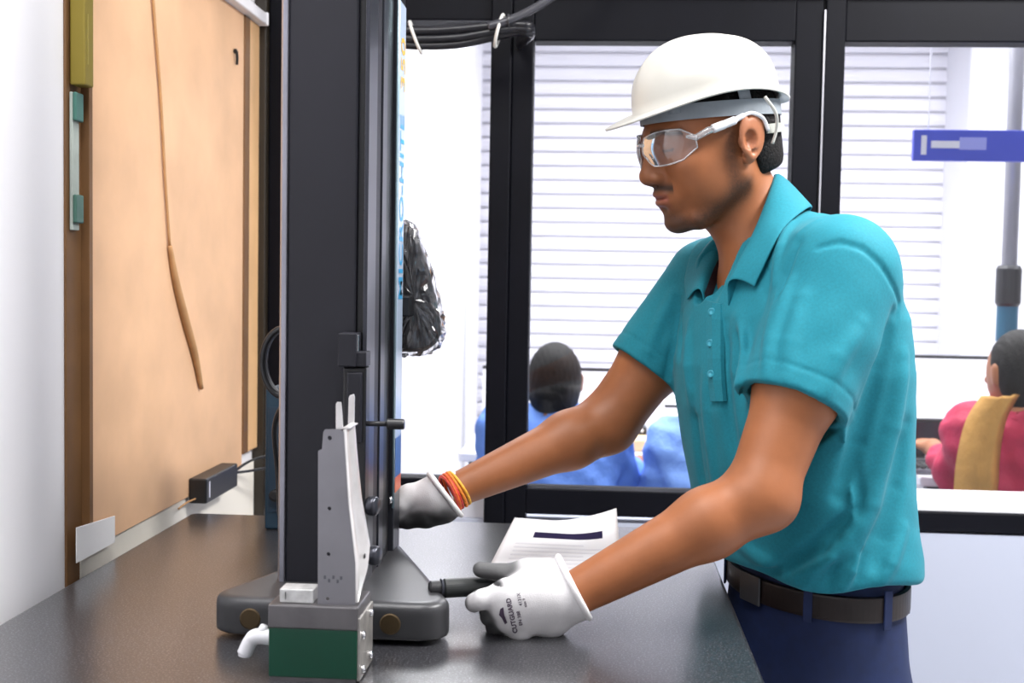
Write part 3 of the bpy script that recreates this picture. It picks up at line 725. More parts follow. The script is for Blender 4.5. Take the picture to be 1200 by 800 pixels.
for u, v, tilt in ((487, 44, -.012), (585, 36, .008)):
    c = at(u, v, 2.42)
    R.part('cable_tie', tube([c + np.array([tilt * sin(q), .027 * cos(q), .031 * sin(q)]) for q in np.linspace(0, 2 * pi, 28, endpoint=False)], .0036, 6, closed=True), M_tie, smooth=True)
tag(R.o, 'bundle of thick black cables held by two white ties at the window head', 'cable bundle')
R = Rooted('loose_cable', at(600, 24, 2.44))
R.part('cable', tube(spline([at(572, 31, 2.40), at(596, 24, 2.40), at(622, 12, 2.41), at(650, -6, 2.42), at(690, -40, 2.43), at(720, -90, 2.45)], 8), .0085, 10), mat('cable_grey', (.05, .05, .06), .3), smooth=True)
R.part('clip', tube([at(596, 24, 2.40) + np.array([0, .011 * cos(q), .011 * sin(q)]) for q in np.linspace(0, 2 * pi, 16, endpoint=False)], .002, 6, closed=True), M_dgrey)
tag(R.o, 'single grey-black cable rising from the bundle across the window head', 'cable')

# ------------------------------------------------------------------ printed sheet on the table
M_paper = mat('paper_white', (.86, .86, .88), .6, noise=(8, .015)); M_ink = mat('dark_ink', (.012, .006, .045), .8, spec=.08); M_faint = mat('faint_print', (.77, .77, .81), .6)
p00 = atz(560, 690, TZ); p01 = atz(603, 607, TZ); p10 = atz(733, 690, TZ); p11 = atz(722, 618, TZ)
def sheet_pt(s, t):                                # s: left..right, t: near..far; the far right corner curls up
    p = (1 - s) * (1 - t) * p00 + (1 - s) * t * p01 + s * (1 - t) * p10 + s * t * p11
    z = TZ + .0012 + .003 * s * t + .030 * max(0, (s + .9 * t - 1.25) / .65) ** 1.7
    return np.array([p[0], p[1], z])
def sheet_patch(s0, s1, t0, t1, ns, ntt, lift, th=0.0006):
    V = []; Fc = []
    for k in (0, 1):
        for j in range(ntt + 1):
            for i in range(ns + 1):
                q = sheet_pt(s0 + (s1 - s0) * i / ns, t0 + (t1 - t0) * j / ntt); V.append((q[0], q[1], q[2] + lift - k * th))
    n = (ns + 1) * (ntt + 1)
    for j in range(ntt):
        for i in range(ns):
            a = j * (ns + 1) + i; Fc.append((a, a + 1, a + ns + 2, a + ns + 1)); Fc.append((n + a, n + a + ns + 1, n + a + ns + 2, n + a + 1))
    for j in range(ntt):
        for i in (0, ns):
            a = j * (ns + 1) + i; Fc.append((a, a + ns + 1, n + a + ns + 1, n + a))
    for i in range(ns):
        for j in (0, ntt):
            a = j * (ns + 1) + i; Fc.append((a, a + 1, n + a + 1, n + a))
    return mesh('sheet', V, Fc)
R = Rooted('printed_sheet', (p00 + p11) / 2)
pg = R.part('page', sheet_patch(0, 1, 0, 1, 24, 24, 0), M_paper, smooth=True)
R.part('printed_bar', sheet_patch(.25, .86, .685, .775, 12, 3, .0005, .0004), M_ink)
for k in range(7):
    t_ = .58 - k * .055
    R.part('text_line', sheet_patch(.12, .9 if k % 3 else .7, t_, t_ + .018, 10, 1, .0003, .0002), M_faint)
tag(R.o, 'white printed sheet with a dark heading bar under the near glove', 'paper')

# ------------------------------------------------------------------ the man at the table
M_skin = mat('skin', (.4, .2, .1), .48, attr='tint', noise=(45, .07), bump=(350, .12, .0006), spec=.4)
M_shirt = mat('teal_pique', (.010, .185, .245), .78, noise=(300, .10), bump=(900, .25, .0006), spec=.25, sheen=.04)
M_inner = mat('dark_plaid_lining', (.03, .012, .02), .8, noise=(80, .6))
M_jean = mat('navy_trousers', (.004, .014, .066), .75, noise=(60, .15), bump=(700, .2, .0005))
M_belt = mat('brown_black_belt', (.016, .010, .009), .4, noise=(40, .25), bump=(200, .2, .0005))
M_hair = mat('black_hair', (.006, .005, .005), .6, noise=(90, .4), bump=(260, .8, .003), spec=.2)
M_glove = mat('glove_knit_and_rubber', (1, 1, 1), .7, attr='tint', noise=(60, .05), bump=(700, .35, .0008))

Lsh = at(985, 320, 1.565); Lel = at(889, 582, 1.46); Lwr = at(676, 694, 1.43)
Rsh = at(832, 332, 1.86); Rel = at(712, 496, 1.83); Rwr = at(528, 577, 1.697)
Nb = at(915, 292, 1.715)
# --- head frame: x forward, y to his left, z up
th, ph, rl = radians(20), radians(10), radians(-2); HS = 1.04
f0 = np.array([-cos(th), -sin(th), 0]); l0 = np.array([sin(th), -cos(th), 0]); u0 = np.array([0, 0, 1.0])
hf = f0 * cos(ph) - u0 * sin(ph); hu = u0 * cos(ph) + f0 * sin(ph)
hl = l0 * cos(rl) + hu * sin(rl); hu = hu * cos(rl) - l0 * sin(rl)
ear_w = at(878, 165, 1.635)
HO = ear_w - HS * (-.015 * hf + .075 * hl + .02 * hu)
HR = np.stack([hf, hl, hu])                         # world -> local rows
def tol(P):
    x, y, z = P[0] - HO[0], P[1] - HO[1], P[2] - HO[2]
    return tuple((HR[i][0] * x + HR[i][1] * y + HR[i][2] * z) / HS for i in range(3))
def tow(p): return HO + HS * (p[0] * hf + p[1] * hl + p[2] * hu)
def rot2(a, axis):
    c, s = cos(a), sin(a)
    return {'y': [[c, 0, s], [0, 1, 0], [-s, 0, c]], 'z': [[c, -s, 0], [s, c, 0], [0, 0, 1]]}[axis]
def head_f(P):
    L = tol(P); x, y, z = L; ay = np.abs(y); A = (x, ay, z)
    d = ell(L, (-.001, 0, .050), (.0905, .0755, .084))
    d = smin(d, ell(L, (.026, 0, -.002), (.058, .060, .078)), .025)
    d = smin(d, cone(A, (-.006, .052, -.022), (.046, .030, -.070), .018, .016), .025)
    d = smin(d, ell(A, (.063, 0, -.073), (.019, .022, .016)), .016)
    d = smin(d, ell(A, (.050, .042, .002), (.030, .022, .020)), .018)
    d = smin(d, ell(A, (.040, .038, -.024), (.030, .024, .026)), .02)
    d = smin(d, cone(A, (.086, .0, .043), (.076, .038, .045), .011, .008), .012)
    d = smin(d, ell(L, (.068, 0, -.038), (.021, .030, .024)), .014)
    # eye sockets and eyes with lids
    d = smax(d, -ell(A, (.099, .033, .026), (.017, .019, .012)), .010)
    d = smin(d, ball(A, (.0735, .032, .0265), .0125), .004)
    # nose
    d = smin(d, cone(L, (.0875, 0, .036), (.0985, 0, -.003), .0068, .0095), .012)
    d = smin(d, cone(L, (.078, 0, .025), (.086, 0, -.010), .0105, .0140), .012)
    d = smin(d, ball(L, (.1005, 0, -.0085), .0102), .007)
    d = smin(d, ell(A, (.0900, .0128, -.0120), (.0105, .0068, .0072)), .005)
    d = smax(d, -ell(A, (.0925, .0068, -.0205), (.0045, .0030, .0028)), .003)
    # lips
    d = smin(d, ell(L, (.0838, 0, -.0325), (.0085, .020, .0058)), .005)
    d = smin(d, ell(L, (.0818, 0, -.0450), (.0085, .017, .0062)), .005)
    d = smax(d, -ell(L, (.0915, 0, -.0390), (.011, .024, .0012)), .003)
    d = smax(d, -ell(L, (.0870, 0, -.0545), (.008, .014, .0045)), .006)
    # ears
    E1 = rot2(radians(12), 'y'); Ez = rot2(radians(-18), 'z')
    eA = np.array(E1) @ np.array(Ez)
    e = ell(A, (-.018, .0785, .028), (.0225, .0064, .0325), eA)
    e = smin(e, ell(A, (-.011, .0755, .000), (.0095, .005, .010)), .005)
    e = smax(e, -ell(A, (-.0115, .0840, .0215), (.0095, .0066, .0120), eA), .004)
    e = smin(e, ell(A, (-.002, .0785, .020), (.005, .004, .008)), .004)
    gx, gy, gz = (A[0] + .018), (A[1] - .0825), (A[2] - .029)
    gr = np.sqrt((gx / .0225) ** 2 + (gz / .0325) ** 2) + 1e-6
    groove = np.sqrt(((gr - .74) * .024) ** 2 + gy ** 2) - .0026
    e = smax(e, -smax(groove, gx - .006, .002), .002)
    d = smin(d, e, .005)
    return d * HS
nk1 = tow((-.020, 0, -.020)); nk2 = tow((-.004, 0, -.050))
def arms_f(P):
    near = smin(cone(P, Lsh, Lsh + .5 * (Lel - Lsh), .052, .052), cone(P, Lsh + .45 * (Lel - Lsh), Lel, .051, .041), .03)
    fm = Lel + .28 * (Lwr - Lel)
    near = smin(near, smin(cone(P, Lel, fm, .0395, .0405), cone(P, fm, Lwr, .0405, .0270), .02), .022)
    near = smin(near, ball(P, Lel + np.array([.022, .004, -.006]), .018), .03)
    far = smin(cone(P, Rsh, Rsh + .5 * (Rel - Rsh), .048, .050), cone(P, Rsh + .45 * (Rel - Rsh), Rel, .050, .044), .03)
    fm = Rel + .25 * (Rwr - Rel)
    far = smin(far, smin(cone(P, Rel, fm, .042, .0415), cone(P, fm, Rwr, .0415, .0235), .02), .022)
    return near, far
def skin_f(P):
    d = head_f(P)
    d = smin(d, cone(P, nk1, Nb + np.array([-.018, 0, 0]), .0500, .054), .022)
    d = smin(d, cone(P, nk2, Nb + np.array([-.035, -.01, .0]), .036, .045), .02)
    Nd = Nb + np.array([-.01, 0, -.035]); core = smin(cone(P, Nd, Lsh, .045, .040), cone(P, Nd, Rsh, .045, .040), .03)
    core = smin(core, cone(P, Nd - np.array([0, 0, .03]), Nb + np.array([.03, 0, -.33]), .07, .09), .05)
    d = smin(d, core, .03)
    n, f = arms_f(P)
    return smin(smin(d, n, .012), f, .012)
me, V = surface(skin_f, (-.20, 1.38, .90), (.46, 1.96, 1.72), .0022, 'person', 1)
man = link('person', me, M_skin)
tag(man, 'man in white helmet, clear goggles and teal polo shirt leaning over the granite table', 'person')
# skin tint in head space
Lx, Ly, Lz = tol(vt(V)); Aly = np.abs(Ly)
C = np.tile(np.array([.300, .104, .039]), (len(V), 1))
nz_ = (np.sin(V[:, 0] * 61 + np.sin(V[:, 1] * 47)) * np.sin(V[:, 2] * 53) * .06)
C = C * (1 + nz_[:, None])
onhead = (Lz > -.12) & (Lx > -.09) & (Aly < .1)
beard = sstep(.0, -.035, Lz + .30 * np.clip(.03 - Lx, -.06, .06) + 0) * sstep(-.030, -.012, Lx) * sstep(-.100, -.085, Lz)
jawline = gauss(Lz + .080 - .55 * np.clip(.06 - Lx, 0, .08), .0165) * sstep(-.028, -.01, Lx) * (Lz > -.10)
side = 1.4 * gauss(Lx - .008, .011) * sstep(.055, .03, Lz) * sstep(-.055, -.02, Lz) * (Aly > .045)
chin = gauss(np.sqrt((Lx - .074) ** 2 + (Ly) ** 2 + (Lz + .074) ** 2), .021)
must = np.exp(-((Lz + .0248 + .12 * np.clip(Aly - .012, 0, 1)) / .0062) ** 2) * (Aly < .030) * (Lx > .058)
soul = gauss(Aly, .008) * gauss(Lz + .0545, .006) * (Lx > .062)
m = np.clip((.72 * jawline + .45 * side + .75 * chin + .10 * beard) * (1 + .10 * rng.standard_normal(len(V))), 0, .84) * onhead
C = mixc(C, m, (.045, .024, .016)); C = mixc(C, np.clip(must * .95 + soul * .6, 0, .92) * onhead, (.018, .011, .009))
lips = np.exp(-((Lz + .0392) / .0085) ** 2) * (Aly < .0215) * (Lx > .073) * (1 - must)
C = mixc(C, np.clip(lips * .75, 0, .75), (.26, .075, .055))
brow = np.exp(-((Lz - .0470 + .25 * np.clip(Aly - .035, 0, 1)) / .0042) ** 2) * (Aly > .012) * (Aly < .052) * (Lx > .06)
C = mixc(C, np.clip(brow, 0, .9), (.015, .011, .009))
rE = np.sqrt((Lx - .0735) ** 2 + (Aly - .032) ** 2 + (Lz - .0265) ** 2)
lash = np.exp(-((Lz - .0225) / .0018) ** 2) * (rE < .0145) * (Lx > .078)
C = mixc(C, np.clip(lash, 0, .85), (.02, .013, .012))
C = mixc(C, np.clip(gauss(rE, .02) * .25, 0, 1), (.16, .07, .045))
earm = (Aly > .076) & (Lx < .005) & (Lx > -.045)
C = mixc(C, earm * .35, (.50, .19, .10))
paint(me, C)

# --- hair
def hair_f(P):
    L = tol(P); x, y, z = L; ay = np.abs(y); A = (x, ay, z)
    d = ell(L, (-.004, 0, .050), (.0915, .0775, .0855))
    d = smin(d, ell(L, (-.046, 0, -.003), (.048, .056, .050)), .02)
    keep = plane(L, (-.030, 0, .0), (1, 0, -.25))           # behind the ears
    up = plane(L, (0, 0, .056), (0.35, 0, -1))              # above the temple line
    dd = smax(d, smin(keep, up, .01), .004)
    dd = smax(dd, plane(L, (0, 0, -.038), (-.25, 0, -1)), .006)
    dd = smax(dd, x - .075, .004)
    return dd * HS
me, _ = surface(hair_f, HO - .17, HO + .19, .0028, 'hair', 1)
hair = link('hair', me, M_hair, man)

# --- shirt
YAWT = radians(25); ct, st = cos(YAWT), sin(YAWT)
rows = [(720, 853, 1060, .155), (698, 850, 1066, .168), (688, 842, 1073, .178), (665, 832, 1077, .186), (640, 827, 1076, .186), (600, 819, 1071, .182), (540, 808, 1068, .182), (480, 799, 1068, .190),
        (430, 797, 1066, .196), (370, 806, 1058, .196), (330, 818, 1040, .180), (300, 835, 1020, .150), (272, 858, 998, .11), (248, 880, 975, .07)]
rz, rx, ra, rb = [], [], [], []
for v, ul, ur, b_ in rows:
    p, q = at(ul, v, 1.71), at(ur, v, 1.63); h_ = (q[0] - p[0]) / 2; bb = b_
    a_ = sqrt(max(h_ ** 2 - (bb * st) ** 2, .03 ** 2)) / ct
    rz.append((p[2] + q[2]) / 2); rx.append((p[0] + q[0]) / 2); ra.append(a_); rb.append(bb)
o_ = np.argsort(rz); rz = np.array(rz)[o_]; rx = np.array(rx)[o_]; ra = np.array(ra)[o_]; rb = np.array(rb)[o_]
def torso_f(P, grow=0.0):
    cx = np.interp(P[2], rz, rx); a = np.interp(P[2], rz, ra) + grow; b = np.interp(P[2], rz, rb) + grow
    x = P[0] - cx; y = P[1] - 1.70
    lx = -ct * x - st * y; ly = st * x - ct * y               # forward, left
    e = 2.3
    k0 = (np.abs(lx / a) ** e + np.abs(ly / b) ** e) ** (1 / e) + 1e-6
    k1 = np.sqrt((lx / a ** 2) ** 2 + (ly / b ** 2) ** 2) + 1e-6
    return (k0 - 1) * k0 / np.maximum(k1, .8 / np.maximum(a, b))
nlo = (Lel - Lsh) / np.linalg.norm(Lel - Lsh); nro = (Rel - Rsh) / np.linalg.norm(Rel - Rsh)
Lse = Lsh + nlo * float((at(934, 478, 1.505) - Lsh) @ nlo); Rse = Rsh + nro * float((at(769, 443, 1.845) - Rsh) @ nro)
def shirt_base(P):
    d = torso_f(P)
    d = smax(d, plane(P, at(900, 262, 1.70), (0, 0, 1)), .03)
    yoke = smin(cone(P, Nb + np.array([.012, 0, -.012]), Lsh + np.array([0, .02, 0]), .062, .066), cone(P, Nb + np.array([.0, 0, -.012]), Rsh, .060, .058), .03)
    d = smin(d, yoke, .04)
    s1 = smax(smin(cone(P, Lsh, Lse + nlo * .04, .071, .0690), cone(P, Lsh, Lsh + .5 * (Lse - Lsh) + np.array([.016, 0, 0]), .068, .060), .02), plane(P, Lse, nlo), .003)
    s2 = smax(cone(P, Rsh, Rse + nro * .04, .068, .0650), plane(P, Rse, nro), .003)
    d = smin(d, s1, .022); d = smin(d, s2, .022)
    return d
def march(uvs):
    """points of the shirt surface seen at these picture positions"""
    O = []
    D = np.array([ray(u, v) / np.linalg.norm(ray(u, v)) for u, v in uvs]); t = np.full(len(D), 1.15)
    for _ in range(90):
        P = CAM + D * t[:, None]; d = shirt_base(vt(P)); t = t + np.clip(d, -.02, .05) * .8
    return CAM + D * t[:, None]
folds = [  # picture polyline, height (m; negative = crease), width (m)
    ([(912, 345), (902, 395), (900, 432)], .003, .009), ([(925, 330), (905, 400), (897, 440)], .004, .008), ([(900, 300), (897, 330), (893, 365)], -.002, .009),
    ([(940, 350), (925, 400), (918, 440)], .003, .010), ([(1010, 380), (985, 420), (970, 455)], .003, .010),
    ([(959, 290), (985, 284), (1010, 291), (1030, 308), (1045, 332), (1054, 356), (1052, 375)], -.0035, .0035),
    ([(1048, 370), (1030, 430), (1005, 520), (985, 580)], -.006, .010), ([(1058, 420), (1045, 500), (1020, 590), (1000, 640)], .005, .012), ([(1062, 500), (1050, 570), (1035, 630), (1020, 680)], -.004, .012),
    ([(988, 505), (996, 560), (1000, 610), (994, 650)], .003, .0035), ([(1000, 500), (1010, 600)], -.003, .006),
    ([(1000, 600), (960, 640), (920, 665), (880, 676)], -.005, .010), ([(1004, 615), (975, 655), (945, 668)], .005, .008), ([(985, 635), (978, 660), (970, 688)], -.005, .006), ([(1010, 640), (1000, 670), (990, 690)], .004, .006),
    ([(1040, 600), (1015, 650), (1000, 690)], -.004, .008), ([(1060, 620), (1045, 660), (1030, 690)], .003, .008), ([(955, 672), (940, 690)], .004, .006), ([(870, 640), (900, 660), (930, 672)], .004, .010),
    ([(812, 470), (822, 560), (838, 640)], -.003, .008), ([(826, 440), (832, 520), (845, 600)], .003, .008), ([(850, 380), (850, 450), (862, 540)], -.003, .010), ([(866, 370), (868, 450), (880, 520)], .0035, .010), ([(808, 380), (806, 430), (812, 480)], .0035, .009), ([(798, 370), (796, 420)], -.004, .007),
    ([(926, 262), (915, 290), (908, 330)], .004, .007), ([(935, 285), (920, 320), (912, 350)], -.004, .006), ([(958, 258), (935, 275)], .003, .005), ([(868, 380), (866, 430), (872, 480)], -.0015, .010),
    ([(786, 345), (772, 380), (760, 410)], .003, .008), ([(795, 350), (790, 400), (782, 440)], -.004, .006),
]
FS = []
for pl_, h_, w_ in folds:
    pts = march(pl_); c_ = pts.mean(0)
    FS.append((pts, h_ * (4.0 if w_ > .004 else 1.3), w_ * .95, c_, np.max(np.linalg.norm(pts - c_, axis=1)) + 3 * w_))
hem_z = at(950, 692, 1.53)[2]
def shirt_f(P):
    d = shirt_base(P)
    acc = 0
    bc = np.array([float(np.mean(p)) for p in P]); br2 = .5 * np.linalg.norm([float(np.ptp(p)) for p in P])
    for pts, h_, w_, c_, r_ in FS:
        if np.linalg.norm(bc - c_) > r_ + br2: continue
        dm = None
        for a_, b_ in zip(pts[:-1], pts[1:]):
            e_ = cone(P, a_, b_, 0, 0); dm = e_ if dm is None else smin(dm, e_, .004)
        g = h_ * np.exp(-(np.maximum(dm, 0) / w_) ** 2)
        if w_ > .004: g = g * (1 - .75 * np.exp(-(ball(P, pts[0], 0) / .024) ** 2)) * (1 - .75 * np.exp(-(ball(P, pts[-1], 0) / .024) ** 2))
        acc = acc + g
    d = d - np.clip(acc, -.013, .013)
    d = d - .0006 * np.sin(P[0] * 70 + 6 * np.sin(P[2] * 13)) * np.sin(P[1] * 60 + 2 * P[2] * 30)
    for e_, n_, s0_ in ((Lse, nlo, Lsh), (Rse, nro, Rsh)):
        d = d + .0016 * np.exp(-((plane(P, e_, n_) + .026) / .0022) ** 2) * (cone(P, s0_, e_, 0, 0) < .085)
    # neck opening with a V to the front, tucked hem, hollow sleeve ends
    fwd = np.array([-ct, -st, 0])
    d = smax(d, -cone(P, Nb + np.array([.0, 0, -.03]) , tow((-.02, 0, -.03)), .064, .066), .004)
    d = smax(d, -cone(P, at(840, 298, 1.69), at(827, 346, 1.652), .044, .017), .004)
    d = smax(d, -cone(P, at(838, 296, 1.735), at(824, 341, 1.700), .036, .0195), .004)
    d = smax(d, hem_z + .006 * np.sin(P[0] * 38) + .10 * (P[0] - .31) * .25 - P[2], .012)
    n, f = arms_f(P)
    d = smax(d, -smax(n - .013, -plane(P, Lse + nlo * .002, nlo), .002), .002)
    d = smax(d, -smax(f - .010, -plane(P, Rse + nro * .002, nro), .002), .002)
    d = smax(d, -smax(n - .003, -plane(P, Lse - nlo * .007, nlo), .002), .002)
    d = smax(d, -smax(f - .003, -plane(P, Rse - nro * .007, nro), .002), .002)
    return d
me, V = surface(shirt_f, (.00, 1.395, .84), (.50, 1.98, 1.48), .0029, 'shirt', 1)
shirt = link('polo_shirt', me, M_shirt, man)
# cuffs of the sleeves
def cuff(c, n, r, name='sleeve_cuff'):
    n = Vector(n); a = n.orthogonal().normalized(); b = n.cross(a)
    return [Vector(c) + (a * cos(q) + b * sin(q)) * r for q in np.linspace(0, 2 * pi, 48, endpoint=False)]
# collar: leaf lying around the neck, open at the front
fw = np.array([-ct, -st, 0]); lf = np.array([st, -ct, 0])
CI = [at(*q) for q in ((851, 332, 1.612), (866, 303, 1.620), (884, 268, 1.635), (898, 231, 1.658), (906, 205, 1.700), (908, 205, 1.745), (898, 226, 1.790), (875, 256, 1.800), (850, 284, 1.785), (834, 310, 1.745), (822, 341, 1.695))]
CO = [at(*q) for q in ((889, 339, 1.585), (906, 318, 1.590), (926, 282, 1.605), (944, 250, 1.640), (953, 240, 1.700), (950, 242, 1.775), (922, 262, 1.835), (872, 288, 1.850), (832, 304, 1.825), (814, 328, 1.780), (806, 352, 1.725))]
def onto(p, off, lo=0.0, hi=1.0):
    p = np.array(p, float)
    for _ in range(6):
        d0 = float(np.ravel(shirt_base(tuple(np.array([c]) for c in p)))[0]); g = []
        for i in range(3):
            q = p.copy(); q[i] += .002; g.append((float(np.ravel(shirt_base(tuple(np.array([c]) for c in q)))[0]) - d0) / .002)
        g = np.array(g); p = p - g / (g @ g + 1e-6) * np.clip(d0 - off, -.01, .01)
    return p
CO = [onto(p, .0045) for p in CO]
CI2 = spline(CI, 6); CO2 = spline(CO, 6); NV_ = len(CI2)
V = []; Fc = []; ks = [0, .5, 1, 1.25, 1.6, 1.95, 2]; nk = len(ks)
axis = Nb + np.array([-.012, 0, .03])
for a, b_ in zip(CI2, CO2):
    inn = axis - a; inn[2] = 0; inn = inn / (np.linalg.norm(inn) + 1e-6)
    V += [a + inn * .006 + np.array([0, 0, -.034]), a + inn * .004 + np.array([0, 0, -.014]), a + np.array([0, 0, .0]), a * .8 + b_ * .2 + np.array([0, 0, .007]), a * .45 + b_ * .55 + np.array([0, 0, .008]), a * .06 + b_ * .94 + np.array([0, 0, .0015]), b_]
for i in range(NV_ - 1):
    for k in range(nk - 1): q = i * nk + k; Fc.append((q, q + 1, q + nk + 1, q + nk))
col = link('collar', mesh('collar', V, Fc), M_shirt, shirt, smooth=True)
md = col.modifiers.new('s', 'SOLIDIFY'); md.thickness = .003; md.offset = 0
md = col.modifiers.new('b', 'SUBSURF'); md.levels = 1; md.render_levels = 1
# dark lining inside the open neck
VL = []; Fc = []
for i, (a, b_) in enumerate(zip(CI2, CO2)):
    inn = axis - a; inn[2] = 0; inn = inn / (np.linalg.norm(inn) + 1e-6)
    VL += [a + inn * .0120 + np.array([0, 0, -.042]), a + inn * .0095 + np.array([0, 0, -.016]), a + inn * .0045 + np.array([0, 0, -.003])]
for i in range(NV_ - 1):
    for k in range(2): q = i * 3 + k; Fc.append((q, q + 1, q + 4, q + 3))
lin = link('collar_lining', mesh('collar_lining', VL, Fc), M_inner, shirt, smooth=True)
# placket and buttons
pb = march([(828, 352), (829, 372), (829, 395), (830, 420), (831, 445), (834, 470)])
pr_ = march([(846, 356), (846, 375), (846, 396), (846, 420), (847, 445), (849, 470)])
V = []; Fc = []
for a, c in zip(pb, pr_):
    n = np.cross(c - a, [0, 0, 1.0]); n /= np.linalg.norm(n)
    if n[1] > 0: n = -n
    V += [a - n * .004, a + n * .0022, (a + c) / 2 + n * .0042, c + n * .0022, c - n * .004]
for i in range(len(pb) - 1):
    for k in range(4): q = i * 5 + k; Fc.append((q, q + 1, q + 6, q + 5))
Fc.append((0, 1, 2, 3, 4)); Fc.append(tuple(5 * (len(pb) - 1) + k for k in range(5))[::-1])
plk = link('placket', mesh('placket', V, Fc), M_shirt, shirt, smooth=False)
M_btn = mat('teal_button', (.03, .30, .40), .3)
for u, v in ((836, 365), (834, 402), (835, 438)):
    p = march([(u, v)])[0]; n = -ray(u, v); n = n / np.linalg.norm(n) + fw * .8; n /= np.linalg.norm(n)
    link('button', lathe([(.0052, -.002), (.0052, .0022), (.0042, .0032), (.0032, .0024), (0, .0024)], p + n * .0036, n, 18), M_btn, shirt, smooth=True)

# --- trousers, belt, shoes
hipc = np.array([np.interp(at(960, 740, 1.70)[2], rz, rx) + .004, 1.70])
zb_lo = at(933, 731, 1.53)[2]; zb_hi = at(933, 700, 1.53)[2]
bw_a, bw_b = ra[1] - .012, rb[1] - .012
def waist_f(P, cx, a, b):
    x = P[0] - cx; y = P[1] - 1.70; lx = -ct * x - st * y; ly = st * x - ct * y
    k0 = np.sqrt((lx / a) ** 2 + (ly / b) ** 2) + 1e-6; k1 = np.sqrt((lx / a ** 2) ** 2 + (ly / b ** 2) ** 2) + 1e-6
    return k0 * (k0 - 1) / k1
wz = np.array([.0, .3, .50, .68, zb_lo - .02, zb_hi, zb_hi + .05]); 
def trousers_f(P):
    z = P[2]; a = np.interp(z, [zb_lo - .22, zb_lo - .08, zb_hi, zb_hi + .05], [bw_a + .012, bw_a + .010, bw_a, bw_a - .008]); b = np.interp(z, [zb_lo - .20, zb_lo - .10, zb_hi, zb_hi + .05], [bw_b + .018, bw_b + .014, bw_b, bw_b - .008])
    d = waist_f(P, hipc[0], a, b); d = smax(d, z - (zb_hi + .02), .004); d = smax(d, (zb_lo - .16) - z, .04)
    for s in (-1, 1):
        hx = hipc[0] + lf[0] * .085 * s; hy = 1.70 + lf[1] * .085 * s
        kx = hx - .012; lg = smin(cone(P, (hx, hy, .74), (kx, hy, .46), .088, .066), cone(P, (kx, hy, .46), (hx + .012, hy, .10), .066, .054), .03)
        lg = smax(lg, .055 - z, .003); d = smin(d, lg, .03)
    d = d - .0025 * np.exp(-((z - .62) / .10) ** 2) * np.sin(P[0] * 60 + z * 90)
    return d
me, _ = surface(trousers_f, (.10, 1.42, .03), (.56, 1.98, zb_hi + .05), .0055, 'trousers', 2)
trs = link('trousers', me, M_jean, man)
NB = 96; V = []; Fc = []
for k in range(NB):
    q = 2 * pi * k / NB
    for dr, zz in ((-.001, zb_lo), (.0045, zb_lo + .001), (.0050, zb_lo + .004), (.0050, zb_hi - .004), (.0045, zb_hi - .001), (-.001, zb_hi)):
        lx = (bw_a + .0035 + dr) * cos(q); ly = (bw_b + .0045 + dr) * sin(q)
        V.append((hipc[0] - ct * lx + st * ly, 1.70 - st * lx - ct * ly, zz + .012 * cos(q) * 0 + .010 * (-cos(q)) * .5))
for k in range(NB):
    j = (k + 1) % NB
    for i in range(6): Fc.append((k * 6 + i, k * 6 + (i + 1) % 6, j * 6 + (i + 1) % 6, j * 6 + i))
belt = link('belt', mesh('belt', V, Fc), M_belt, man, smooth=False)
for q in (radians(38), radians(88), radians(140), radians(-40), radians(-90)):
    lx = (bw_a + .010) * cos(q); ly = (bw_b + .011) * sin(q); c = Vector((hipc[0] - ct * lx + st * ly, 1.70 - st * lx - ct * ly, (zb_lo + zb_hi) / 2))
    n = Vector((-ct * cos(q) + st * sin(q), -st * cos(q) - ct * sin(q), 0)).normalized()
    me = box(-.006, .006, -.0015, .0015, -.026, .026, .001); me.transform(frame_matrix(c, n.cross(Vector((0, 0, 1))), n.cross(Vector((0, 0, 1))).cross(n) * -1 if False else n)); link('belt_loop', me, M_jean, trs)
bl_q = Vector((hipc[0] - ct * (bw_a + .011), 1.70 - st * (bw_a + .011), (zb_lo + zb_hi) / 2 - .005)); nn = Vector((-ct, -st, 0))
me = box(-.024, .024, -.002, .002, -.020, .020, .0015); me.transform(frame_matrix(bl_q, nn.cross(Vector((0, 0, 1))), nn)); link('belt_buckle', me, M_dgrey, belt)
def shoe_f(P, s):
    hx = hipc[0] + lf[0] * .085 * s + .012; hy = 1.70 + lf[1] * .085 * s
    d = cone(P, (hx + .035, hy, .045), (hx - .16, hy - .012, .036), .044, .040); d = smin(d, cone(P, (hx, hy, .05), (hx, hy, .09), .05, .045), .03)
    return smax(d, .002 - P[2], .006)
M_shoe = mat('black_leather', (.012, .011, .011), .35, noise=(30, .2))
for s in (-1, 1):
    c = np.array([hipc[0] + lf[0] * .085 * s, 1.70 + lf[1] * .085 * s, .06])
    me, _ = surface(lambda P: shoe_f(P, s), c + [-.24, -.09, -.075], c + [.14, .09, .10], .005, 'shoe', 1)
    link('shoe', me, M_shoe, man)

